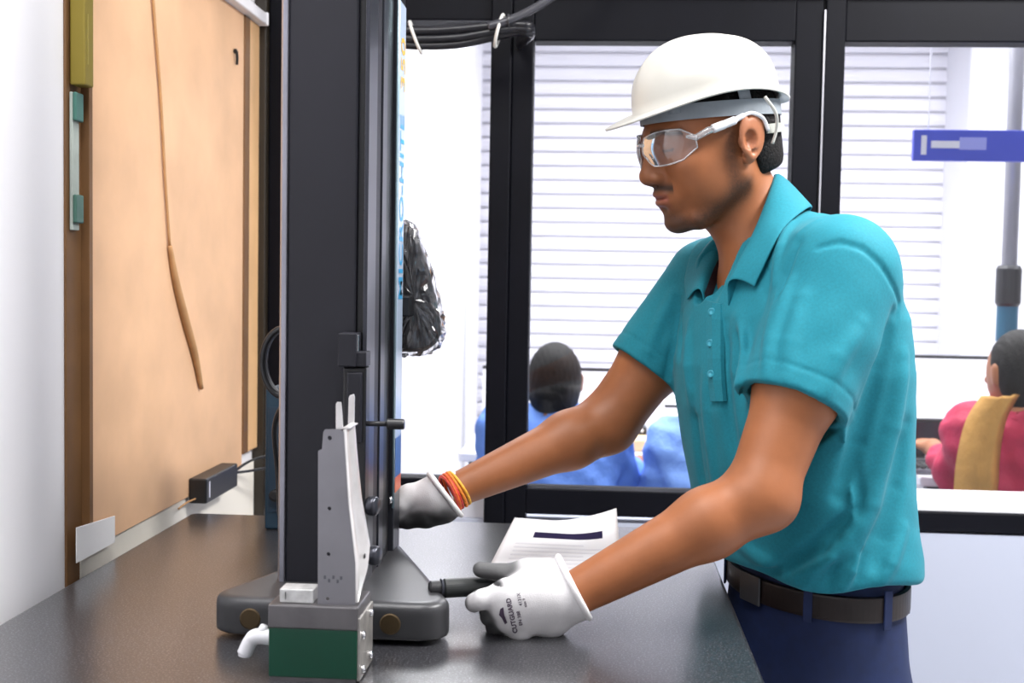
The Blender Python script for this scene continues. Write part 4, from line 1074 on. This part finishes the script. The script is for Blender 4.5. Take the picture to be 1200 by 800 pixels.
# ------------------------------------------------------------------ hard hat (head frame)
def tolocal_obj(me): return me
HM = Matrix(((hf[0] * HS, hl[0] * HS, hu[0] * HS, HO[0]), (hf[1] * HS, hl[1] * HS, hu[1] * HS, HO[1]), (hf[2] * HS, hl[2] * HS, hu[2] * HS, HO[2]), (0, 0, 0, 1)))
M_helmet = mat('helmet_white', (.55, .535, .49), .38, noise=(12, .05), coat=.15)
M_helmin = mat('helmet_inside', (.32, .33, .30), .6, noise=(10, .1))
M_harn = mat('harness_grey', (.22, .25, .28), .6, noise=(20, .15))
hat = tag(empty('hard_hat', tow((.018, 0, .066))), 'off-white hard hat with short brim worn by the man at the table', 'helmet')
hat_inv = Matrix.Translation(-hat.location)
def hatpart(name, V, Fc, m, sol=0, smooth=True, sub=0):
    me = mesh(name, V, Fc); me.transform(hat_inv @ HM); o = link(name, me, m, hat, smooth=smooth)
    if sol: md = o.modifiers.new('s', 'SOLIDIFY'); md.thickness = sol; md.offset = -1
    if sub: md = o.modifiers.new('u', 'SUBSURF'); md.levels = sub; md.render_levels = sub
    return o
ZR = .066; NA = 128; HX = .004
def hat_ring(q, t):
    """t 0..1 crown to foot of the dome, 1..2 brim"""
    c, s_ = cos(q), sin(q)
    if t <= 1:
        w_ = t * pi / 2; r = sin(w_) ** .86; z = ZR + .008 + .091 * cos(w_) ** .74
        a = .0955 + .004 * t; b = .090 + .003 * t
        x = HX + a * r * c; y = b * r * s_
        ridge = .004 * math.exp(-(y / .012) ** 2) * max(0, 1 - t ** 6)            # raised centre rib
        ridge += .0022 * math.exp(-((abs(y) - .042) / .008) ** 2) * max(0, 1 - t ** 4)
        return x, y, z + ridge + .017 * s_ * s_ * t ** 3
    k = t - 1; a, b = .0995, .093
    front = max(0, c) ** 2.2; back = max(0, -c) ** 2
    ext = .008 + .036 * front + .007 * back
    x = HX + (a + ext * k) * c; y = (b + (.010 + .004 * front) * k) * s_
    z = ZR + .007 + .017 * s_ * s_ - .004 * k - (.008 * front + .003 * back) * k ** 1.5
    return x, y, z
ts = list(np.linspace(.02, 1, 22)) + [1.05, 1.3, 1.6, 1.9, 2.0]
V = []; Fc = []
for t in ts:
    for k in range(NA): V.append(hat_ring(2 * pi * k / NA, t))
V.append((HX, 0, ZR + .008 + .091 + .004)); top_i = len(V) - 1
for i in range(len(ts) - 1):
    for k in range(NA): Fc.append((i * NA + k, i * NA + (k + 1) % NA, (i + 1) * NA + (k + 1) % NA, (i + 1) * NA + k))
for k in range(NA): Fc.append((top_i, (k + 1) % NA, k))
shell = hatpart('shell', V, [f[::-1] for f in Fc], M_helmet, sol=.0026)
def band(z0, z1, a, b, th, q0=0, q1=2 * pi, n=80, cx=.006, zf=None):
    V = []; Fc = []
    for k in range(n + 1):
        q = q0 + (q1 - q0) * k / n
        dz = zf(q) if zf else 0
        for r_, z in ((0, z0), (th, z0), (th, z1), (0, z1)): V.append((cx + (a + r_) * cos(q), (b + r_) * sin(q), z + dz))
    for k in range(n):
        for i in range(4): Fc.append((k * 4 + i, k * 4 + (i + 1) % 4, k * 4 + 4 + (i + 1) % 4, k * 4 + 4 + i))
    return V, Fc
hatpart('sweat_band', *band(.054, .074, .093, .0800, .003, cx=-.001, zf=lambda q: .006 * cos(q)), M_harn, smooth=False)
# rear tension strap dropping behind the ear
V, Fc = band(.030, .042, .094, .0815, .002, radians(114), radians(246), 50, -.003, zf=lambda q: -.012 * (1 - cos(2 * (q - pi))) * 0 - .004)
hatpart('rear_strap', V, Fc, M_helmin, smooth=False)
for sgn in (1, -1):
    pth = [(-.034, sgn * .094, .072), (-.050, sgn * .088, .050), (-.054, sgn * .078, .030), (-.048, sgn * .074, .012)]
    me = tube(spline(pth, 6), .0022, 8); me.transform(hat_inv @ HM); link('strap', me, M_helmet, hat, smooth=True)
for q in (radians(40), radians(100), radians(170), radians(-100), radians(-40), radians(-170)):
    V = []; Fc = []
    for k in range(9):
        t = k / 8; r = 1 - t * .85
        for s_ in (-1, 1):
            qq = q + s_ * .09 / max(r, .25); V.append((.002 + .095 * r ** .5 * cos(qq), .083 * r ** .5 * sin(qq), .068 + .078 * t ** .6))
    for k in range(8): Fc.append((2 * k, 2 * k + 1, 2 * k + 3, 2 * k + 2))
    hatpart('suspension_strap', V, Fc, M_harn, sol=.0015)

# ------------------------------------------------------------------ clear safety glasses (head frame)
M_lens = glassy('clear_lens', (.93, .93, .95), .07, .03, (.85, .85, .9), .05)
M_rim = glassy('clear_rim', (.92, .92, .92), .12, .08, (.9, .9, .92), .24)
M_white_temple = mat('white_temple', (.85, .85, .88), .35, noise=(20, .02))
gl = tag(empty('safety_glasses', tow((.095, 0, .02))), 'clear wraparound safety glasses with white temples on the man', 'glasses')
gl_inv = Matrix.Translation(-gl.location)
def gpart(name, me, m, smooth=True):
    me.transform(gl_inv @ HM); return link(name, me, m, gl, smooth=smooth)
def lens_pt(sg, s_, t):
    """s_ 0 nose .. 1 temple, t 0 bottom .. 1 top"""
    ang = radians(6 + 62 * s_); r = .074 - .004 * s_
    hgt = (.0135 + .0085 * sin(pi * min(1, s_ * .9 + .12)) ** .7) * (1 - .45 * max(0, s_ - .75) / .25)
    notch = .010 * max(0, 1 - s_ / .22) ** 1.5
    z = .0265 + (t - .5) * 2 * hgt + (notch if t < .5 else 0) * (1 - 2 * t if t < .5 else 0) - .002 + .004 * s_
    bul = .004 * sin(pi * t)
    return (.028 + (r + bul) * cos(ang), sg * (r + bul * .6) * sin(ang) * 1.02, z)
for sg in (1, -1):
    V = []; Fc = []; ns_, nt_ = 20, 8
    for i in range(ns_ + 1):
        for j in range(nt_ + 1): V.append(lens_pt(sg, i / ns_, j / nt_))
    for i in range(ns_):
        for j in range(nt_): a = i * (nt_ + 1) + j; Fc.append((a, a + 1, a + nt_ + 2, a + nt_ + 1))
    o = gpart('lens', mesh('lens', V, Fc), M_lens)
    per = [lens_pt(sg, i / 20, 0) for i in range(21)] + [lens_pt(sg, 1, j / 6) for j in range(1, 6)] + [lens_pt(sg, 1 - i / 20, 1) for i in range(21)] + [lens_pt(sg, 0, 1 - j / 6) for j in range(1, 6)]
    gpart('rim', tube(per, .0011, 8, closed=True), M_rim)
    hinge = [lens_pt(sg, .84, .8), lens_pt(sg, 1, .85), (.042, sg * .0775, .0400), (.032, sg * .0790, .0420)]
    gpart('hinge', tube(hinge, [.002, .0045, .0050, .0042], 10), M_rim)
    tp_ = [(.036, sg * .0790, .0415), (.022, sg * .0805, .0445), (.006, sg * .0820, .0485), (-.006, sg * .0828, .0525), (-.020, sg * .0820, .0545), (-.036, sg * .0790, .046), (-.043, sg * .0765, .030)]
    me = tube(spline(tp_, 6), [.0060] * 7 + [.0056] * 6 + [.0038] * 6 + [.0026] * 18, 10)
    gpart('temple', me, M_white_temple)
gpart('bridge', tube([lens_pt(1, 0, .75), (.1075, 0, .0345), lens_pt(-1, 0, .75)], .0026, 8), M_rim)

# ------------------------------------------------------------------ gloves
GW = (.66, .645, .66); GD = (.022, .022, .024); GG = (.085, .085, .088)
def glove(name, prims, cuts, lo, hi, h, label=None, k0=.012):
    """prims: (a, b, ra, rb, colour, blend)"""
    def f(P):
        d = None
        for a, b, ra_, rb_, c, k in prims:
            e = cone(P, a, b, ra_, rb_); d = e if d is None else smin(d, e, k)
        for o, n in cuts: d = smax(d, plane(P, o, n), .003)
        return d
    me, V = surface(f, lo, hi, h, name, 1)
    W = []; CC = []
    for a, b, ra_, rb_, c, k in prims:
        W.append(np.exp(-np.clip(cone(vt(V), a, b, ra_, rb_), -.02, .05) / .0018)); CC.append(c)
    W = np.array(W); W /= W.sum(0); C = W.T @ np.array(CC)
    return me, V, C
# near (left) glove
H = {k: at(*v) for k, v in dict(
    w=(668, 695, 1.430), w2=(690, 689, 1.431), palm=(635, 697, 1.420), ik=(594, 694, 1.395), mk=(592, 710, 1.393), rk=(598, 726, 1.398), pk=(610, 738, 1.408),
    i1=(566, 702, 1.392), i2=(556, 706, 1.404), i3=(562, 698, 1.424), m1=(574, 722, 1.412), m2=(572, 716, 1.436), m3=(586, 704, 1.448),
    r1=(580, 734, 1.424), r2=(580, 724, 1.446), r3=(594, 712, 1.452), p1=(594, 742, 1.428), p2=(592, 734, 1.448), p3=(603, 722, 1.454),
    t0=(645, 678, 1.432), t1=(617, 669, 1.428), t2=(586, 671, 1.424), t3=(563, 667, 1.424), heel=(646, 728, 1.425)).items()}
prims = [
    (H['w2'], H['palm'], .0330, .034, GW, .02), (H['w'], H['ik'], .031, .0165, GW, .02), (H['palm'], H['mk'], .030, .0165, GW, .015), (H['palm'], H['rk'], .030, .0155, GW, .015), (H['palm'], H['pk'], .028, .0140, GW, .015),
    (H['palm'], H['heel'], .026, .020, GW, .02),
    (H['ik'], H['i1'], .0140, .0118, GW, .008), (H['i1'], H['i2'], .0118, .0110, GW, .004), (H['i2'], H['i3'], .0108, .0095, GD, .003),
    (H['mk'], H['m1'], .0135, .0112, GG, .006), (H['m1'], H['m2'], .0112, .0105, GD, .004), (H['m2'], H['m3'], .0105, .009, GD, .004),
    (H['rk'], H['r1'], .0125, .0108, GG, .006), (H['r1'], H['r2'], .0108, .0098, GD, .004), (H['r2'], H['r3'], .0098, .0085, GD, .004),
    (H['pk'], H['p1'], .0115, .0098, GW, .006), (H['p1'], H['p2'], .0098, .009, GD, .004), (H['p2'], H['p3'], .009, .008, GD, .004),
    (H['t0'], H['t1'], .022, .0140, GW, .015), (H['t1'], H['t2'], .0125, .0105, GG, .008), (H['t2'], H['t3'], .0108, .0095, GG, .004)]
nw = (Lel - Lwr) / np.linalg.norm(Lel - Lwr); cut_o = at(676, 694, 1.43)
lo = np.min(list(H.values()), 0) - .045; hi = np.max(list(H.values()), 0) + .045
me, V, C = glove('glove', prims, [(cut_o, nw)], lo, hi, .0017)
# underside of thumb and fingertip dark rubber
und = sstep(.0, -.006, V[:, 2] - np.interp(V[:, 0], [H['t3'][0], H['t1'][0]], [H['t3'][2], H['t1'][2]])) * (V[:, 2] > H['ik'][2] + .010) * sstep(H['t2'][0] + .012, H['t2'][0] + .002, V[:, 0])
C = mixc(C, np.clip(und, 0, 1), GD); tipm = sstep(.010, .004, np.linalg.norm(V - (H['i2'] + np.array([-.010, -.002, 0])), axis=1)); C = mixc(C, tipm * .8, GD)
paint(me, C); g1 = link('glove', me, M_glove, man); g1['label'] = 'white knit glove with dark rubber fingers on the near hand'
# rolled cuff edge
a_ = Vector(nw).orthogonal().normalized(); b2_ = Vector(nw).cross(a_)
bvh = BVHTree.FromPolygons([tuple(v.co) for v in me.vertices], [tuple(p.vertices) for p in me.polygons])
def cuff_ring(bv, o, n, back, off):
    n = Vector(n); a = n.orthogonal().normalized(); b = n.cross(a); out = []
    o = Vector(o) - n * back
    for q in np.linspace(0, 2 * pi, 44, endpoint=False):
        d = a * cos(q) + b * sin(q); hit = bv.ray_cast(o + d * .09, -d)
        r = .033 if hit[0] is None else (hit[0] - o).length
        out.append(o + n * (back * .9) + d * (r + off))
    return out
M_knit = mat('cuff_knit', (.76, .75, .76), .75, bump=(900, .3, .0006))
link('glove_cuff', tube(cuff_ring(bvh, cut_o, nw, .006, -.001), .0042, 10, closed=True), M_knit, g1, smooth=True)
# print on the back of the near glove
M_print = mat('glove_print', (.05, .03, .06), .6)
def glove_print(body, size, u, v, ang, bold=.0):
    c = at(u, v, 1.36); d = ray(u, v); d = Vector(d / np.linalg.norm(d))
    rx_ = Vector(RN[:, 0]); ry_ = Vector(RN[:, 1]); X = rx_ * cos(ang) + ry_ * sin(ang); Yv = ry_ * cos(ang) - rx_ * sin(ang)
    m = text_mesh(body, size, frame_matrix(c, X, Yv), 'glove_print', bold=bold)
    for vtx in m.vertices:
        hit = bvh.ray_cast(vtx.co, d); 
        if hit[0] is not None: vtx.co = hit[0] + hit[1] * .0006 - d * .0004
    link('glove_print', m, M_print, g1)
ang = radians(102)
glove_print('CUTGUARD', .0076, 600, 721, ang, .00025); glove_print('EN 388', .0056, 609, 724, ang, .0001); glove_print('4131X', .0056, 609, 702, ang, .0001); glove_print('size 9', .0046, 615, 706, ang, .0001)
pr2 = at(588, 722, 1.36)
V2 = [at(u, v, 1.36) for u, v in ((586.5, 713), (590, 711), (591, 720), (594.5, 729), (592, 731), (588.5, 724), (585, 720))]
for vv in range(len(V2)):
    d = V2[vv] - CAM; d = Vector(d / np.linalg.norm(d)); hit = bvh.ray_cast(Vector(V2[vv]), d)
    if hit[0] is not None: V2[vv] = np.array(hit[0] + hit[1] * .0007 - d * .0006)
link('glove_logo', mesh('glove_logo', V2, [tuple(range(len(V2)))]), M_print, g1)

# far (right) glove gripping the back of the gauge
G = {k: at(*v) for k, v in dict(w2=(556, 568, 1.708), w=(538, 574, 1.700), palm=(514, 583, 1.698), ik=(480, 581, 1.690), mk=(476, 588, 1.695), rk=(478, 596, 1.705), pk=(484, 602, 1.715),
    i1=(470, 590, 1.683), i2=(466, 602, 1.690), i3=(474, 606, 1.702), m1=(455, 580, 1.695), m2=(444, 592, 1.702), m3=(450, 604, 1.712),
    r1=(456, 592, 1.708), r2=(446, 602, 1.716), r3=(456, 610, 1.722), t0=(518, 596, 1.690), t1=(500, 606, 1.685), t2=(478, 610, 1.688), t3=(462, 611, 1.695)).items()}
prims = [(G['w2'], G['w'], .0320, .030, GW, .015), (G['w'], G['palm'], .029, .029, GW, .015), (G['palm'], G['ik'], .028, .0165, GW, .015), (G['palm'], G['mk'], .027, .016, GW, .015), (G['palm'], G['rk'], .026, .015, GW, .015), (G['palm'], G['pk'], .024, .013, GG, .015),
    (G['ik'], G['i1'], .0150, .0135, GW, .008), (G['i1'], G['i2'], .0128, .0115, GW, .004), (G['i2'], G['i3'], .0112, .010, GG, .004),
    (G['mk'], G['m1'], .014, .012, GW, .008), (G['m1'], G['m2'], .012, .011, GG, .004), (G['m2'], G['m3'], .011, .009, GD, .004), (G['rk'], G['r1'], .013, .011, GG, .008), (G['r1'], G['r2'], .011, .010, GD, .004), (G['r2'], G['r3'], .010, .009, GD, .004),
    (G['t0'], G['t1'], .021, .015, GD, .012), (G['t1'], G['t2'], .0140, .0115, GD, .006), (G['t2'], G['t3'], .0115, .0095, GD, .004)]
nw2 = (Rel - Rwr) / np.linalg.norm(Rel - Rwr); cut2 = at(523, 580, 1.70); nc2 = np.array([.75, .2, .60]); nc2 /= np.linalg.norm(nc2)
lo = np.min(list(G.values()), 0) - .045; hi = np.max(list(G.values()), 0) + .045
me, V, C = glove('glove', prims, [(cut2, nc2)], lo, hi, .0019)
und = sstep(at(510, 598, 1.70)[2], at(510, 604, 1.70)[2], V[:, 2]) * (V[:, 0] > at(487, 600, 1.70)[0]); C = mixc(C, und * .85, GD); paint(me, C)
g2 = link('glove', me, M_glove, man); g2['label'] = 'white knit glove with dark rubber palm on the far hand'
bvh2 = BVHTree.FromPolygons([tuple(v.co) for v in me.vertices], [tuple(p.vertices) for p in me.polygons])
link('glove_cuff', tube(cuff_ring(bvh2, cut2, nc2, .006, .001), .0040, 10, closed=True), M_knit, g2, smooth=True)
# thread bracelets on the far wrist
wb = at(532, 575, 1.702)
br_ = tag(empty('thread_bracelet', wb), 'red, orange and yellow thread bracelet on the far wrist above the glove', 'bracelet')
ax_ = Vector(nw2 * .6 + nc2 * .4).normalized(); a_ = ax_.orthogonal().normalized(); b2_ = ax_.cross(a_)
for k, c in enumerate(((.55, .05, .03), (.70, .12, .02), (.60, .04, .03), (.75, .22, .02), (.8, .42, .04))):
    ring = [(a_ * cos(q) + b2_ * sin(q)) * (.0268 + .0008 * (k % 2)) + ax_ * (-.008 + k * .0042 + .0022 * sin(q + k)) for q in np.linspace(0, 2 * pi, 40, endpoint=False)]
    link('thread', tube(ring, .0023, 8, closed=True), mat('thread_%d' % k, c, .6, noise=(200, .3)), br_, smooth=True)

# ------------------------------------------------------------------ black handle held in the near glove
h0 = at(503, 690, 1.415); h1 = at(612, 684, 1.452); hv = h1 - h0
R = Rooted('gauge_handle', h0)
R.part('grip', lathe([(.0095, .017), (.0118, .019), (.0118, .07), (.0105, .084), (0, .085)], h0, hv, 28), mat('handle_black', (.022, .024, .024), .38, noise=(30, .15)), smooth=False)
R.part('tip', lathe([(.0082, 0), (.0098, .002), (.0098, .0135), (.0085, .015)], h0, hv, 28), M_blackpl, smooth=False)
R.part('ring', lathe([(.0105, .0135), (.0120, .0145), (.0120, .0165), (.0105, .0175)], h0, hv, 28), M_rail, smooth=False)
tag(R.o, 'black cylindrical handle gripped by the near glove beside the gauge base', 'handle')

# ------------------------------------------------------------------ people in the back room
M_blueshirt = mat('blue_shirt', (.13, .27, .72), .75, noise=(8, .18), bump=(14, .8, .02))
M_red = mat('red_blouse', (.42, .012, .06), .7, noise=(12, .15), bump=(20, .6, .015)); M_must = mat('mustard_shawl', (.48, .25, .06), .75, noise=(14, .2), bump=(25, .6, .012))
M_bgtr = mat('dark_trousers', (.02, .02, .03), .8, noise=(20, .2))
def cones_f(prims, k):
    def f(P):
        d = None
        for p in prims:
            e = ell(P, p[1], p[2]) if isinstance(p[0], str) else cone(P, p[0], p[1], p[2], p[3])
            d = e if d is None else smin(d, e, k)
        return d
    return f
def bounds(prims):
    L = []; Hh = []
    for p in prims:
        if isinstance(p[0], str): L.append(np.array(p[1]) - max(p[2])); Hh.append(np.array(p[1]) + max(p[2]))
        else:
            r = max(p[2], p[3]); L += [np.minimum(p[0], p[1]) - r]; Hh += [np.maximum(p[0], p[1]) + r]
    return np.min(L, 0) - .02, np.max(Hh, 0) + .02
def bg_person(label, head, hips, shL, shR, elL, haL, elR, haR, top_mat, faceaway, hair_drop=.06, hairmat=M_hair, knee_y=.42, sleeve_end=None):
    """seated figure; all arguments world points. faceaway: unit vector the face looks along"""
    fa = np.array(faceaway, float); fa /= np.linalg.norm(fa); head = np.array(head, float)
    side_ = np.array([fa[1], -fa[0], 0])
    neck = (np.array(shL) + np.array(shR)) / 2 + np.array([0, 0, .03])
    sk = [('e', head, (.078, .088, .108)), (head - [0, 0, .06] + fa * .03, head - np.array([0, 0, .09]) + fa * .045, .052, .030), (head + fa * .075, head + fa * .098 + np.array([0, 0, -.03]), .010, .013),
          (head - np.array([0, 0, .05]) - fa * .015, neck, .052, .056), (elL, haL, .040, .027), (elR, haR, .040, .027), (neck, np.array(hips) + [0, 0, .05], .06, .06), (np.array(shL), elL, .045, .040), (np.array(shR), elR, .045, .040), (neck, shL, .05, .045), (neck, shR, .05, .045)]
    for sg in (-1, 1):
        sk.append((head + side_ * .078 * sg + np.array([0, 0, .012]), head + side_ * .078 * sg + np.array([0, 0, -.025]), .011, .008))
    for el, ha in ((elL, haL), (elR, haR)):
        d = (np.array(ha) - np.array(el)); d = d / np.linalg.norm(d); pr = np.cross(d, [0, 0, 1.0]); pr /= np.linalg.norm(pr) + 1e-6
        pc = np.array(ha) + d * .045; sk.append((np.array(ha), pc, .026, .030))
        for k in range(4):
            b = pc + pr * (-.027 + k * .018) + d * .02; m_ = b + d * (.040 - .004 * abs(k - 1)); sk.append((b, m_, .0105, .0095)); sk.append((m_, m_ + d * .022 - np.array([0, 0, .018]), .0095, .008))
        sk.append((pc - pr * .02 * (1 if el is elL else -1), pc - pr * .05 * (1 if el is elL else -1) + d * .04, .012, .0095))
    me, V = surface(cones_f(sk, .012), *bounds(sk), .0075, 'person', 1)
    paint(me, np.tile(np.array([.30, .12, .055]), (len(V), 1)))
    p = tag(link('person', me, M_skin), label, 'person')
    def hf_(P):
        d = ell(P, head + np.array([0, 0, .008]) - fa * .008, (.081, .092, .109))
        d = smin(d, ell(P, head - fa * .045 - np.array([0, 0, .045]), (.068, .052, .070)), .03)
        d = smax(d, plane(P, head + fa * .035 + np.array([0, 0, .03]), fa - np.array([0, 0, .55])), .01)
        d = smax(d, plane(P, head - np.array([0, 0, hair_drop + .035]), (0, 0, -1)), .01)
        return d - .0015 * np.sin(P[0] * 390 + 40 * P[1]) * np.sin(P[2] * 70 + P[1] * 60)
    me, _ = surface(hf_, head - .2, head + .2, .006, 'hair', 0); link('hair', me, hairmat, p)
    se = sleeve_end or 1.0
    tp = [(neck - np.array([0, 0, .02]), shL, .062, .070), (neck - np.array([0, 0, .02]), shR, .062, .070), (shL, elL, .074, .058), (shR, elR, .074, .058),
          (elL, np.array(elL) + (np.array(haL) - elL) * .75, .056, .044), (elR, np.array(elR) + (np.array(haR) - elR) * .75, .056, .044)]
    md_ = (np.array(shL) + np.array(shR)) / 2
    for sg in (-1, 1):
        o = (np.array(shL) - md_) * .55 * sg; tp.append((md_ + o - np.array([0, 0, .05]), np.array(hips) + o * .9, .105, .115))
    def tf(P):
        d = cones_f(tp, .05)(P)
        d = d - .006 * np.sin(P[0] * 45 + P[2] * 60) * np.sin(P[1] * 40 + P[2] * 22)
        return smax(d, -cone(P, neck - np.array([0, 0, .01]), head, .056, .06), .006)
    me, _ = surface(tf, *bounds(tp), .010, 'shirt', 1); sh_ = link('shirt', me, top_mat, p)
    nn_ = [neck + np.array([.062 * cos(q), .062 * sin(q), .012 + .008 * sin(q)]) for q in np.linspace(0, 2 * pi, 32, endpoint=False)]
    link('collar', tube(nn_, .010, 8, closed=True), top_mat, sh_, smooth=True)
    hp = np.array(hips); lg = []
    for sg in (-1, 1):
        a = hp + side_ * .09 * sg; b = a + fa * knee_y; b[2] = .50; a[2] = .56; c = b + fa * .02; c[2] = .10
        lg += [(a, b, .085, .068), (b, c, .066, .050), (c - np.array([0, 0, .045]), c - np.array([0, 0, .05]) + fa * .15, .045, .038)]
    lg.append((hp + side_ * -.08 + [0, 0, 0], hp + side_ * .08, .11, .11))
    me, _ = surface(cones_f(lg, .04), *bounds(lg), .014, 'trousers', 1); link('trousers', me, M_bgtr, p)
    return p
def stool(x, y, label):
    R = Rooted('office_stool', (x, y, 0))
    R.part('seat', lathe([(0, .40), (.17, .40), (.185, .41), (.185, .44), (.17, .452), (0, .455)], (x, y, 0), (0, 0, 1), 32), M_blackpl)
    R.part('column', lathe([(.025, .06), (.025, .40)], (x, y, 0), (0, 0, 1), 16), M_chrome)
    for k in range(5):
        q = 2 * pi * k / 5; R.part('foot_arm', tube([(x, y, .075), (x + .24 * cos(q), y + .24 * sin(q), .03)], [.022, .016], 8), M_dgrey)
        R.part('caster', lathe([(.018, -.012), (.024, -.006), (.024, .006), (.018, .012)], (x + .24 * cos(q), y + .24 * sin(q), .024), (-sin(q), cos(q), 0), 14), M_blackpl)
    tag(R.o, label, 'stool')
def A3(u, v, Y): return np.array(at(u, v, Y))
h1_ = A3(650, 446, 3.55)
bg_person('dark-haired man in a blue shirt seated with his back to the window', h1_, (h1_[0] + .0, 3.45, .55), A3(589, 505, 3.52), A3(709, 505, 3.52), A3(580, 560, 3.62), A3(590, 640, 3.86), A3(724, 556, 3.62), A3(745, 545, 3.82), M_blueshirt, (0, 1, 0))
stool(h1_[0], 3.45, 'black swivel stool under the dark-haired man in blue')
h2_ = A3(826, 462, 3.60)
bg_person('person in a pale blue shirt partly hidden behind the man in teal', h2_, (h2_[0] + .10, 3.40, .55), A3(788, 520, 3.58), A3(905, 520, 3.50), A3(772, 575, 3.62), A3(755, 548, 3.86), A3(915, 575, 3.6), A3(860, 572, 3.85), mat('pale_blue_shirt', (.20, .36, .78), .75, noise=(8, .15), bump=(14, .8, .02)), (-.35, 1, 0))
stool(h2_[0] + .10, 3.40, 'black swivel stool under the person in pale blue')
h3_ = A3(1192, 436, 3.30)
w_ = bg_person('woman in a red top with a mustard shawl at the right edge', h3_, (h3_[0] + .06, 3.22, .55), A3(1140, 505, 3.36), A3(1265, 505, 3.18), A3(1122, 556, 3.46), A3(1098, 530, 3.66), A3(1230, 570, 3.4), A3(1170, 565, 3.60), M_red, (-.55, 1, 0), hair_drop=.10, knee_y=.34)
sh3 = [A3(1168, 462, 3.24), A3(1152, 490, 3.24), A3(1143, 530, 3.235), A3(1140, 575, 3.23), A3(1140, 660, 3.22)]
V = []; Fc = []; L_ = spline(sh3, 8)
for i, p in enumerate(L_):
    wd = .045 + .012 * i / len(L_)
    for k in range(7):
        t = k / 6 - .5; V.append(p + np.array([t * 2 * wd, .012 * cos(t * pi * 5) - .055 + .22 * t * t * .6, .01 * t]))
for i in range(len(L_) - 1):
    for k in range(6): q = i * 7 + k; Fc.append((q, q + 1, q + 8, q + 7))
shw = link('shawl', mesh('shawl', V, Fc), M_must, w_, smooth=True); md = shw.modifiers.new('s', 'SOLIDIFY'); md.thickness = .008
stool(h3_[0] + .06, 3.22, 'black swivel stool under the woman in red')
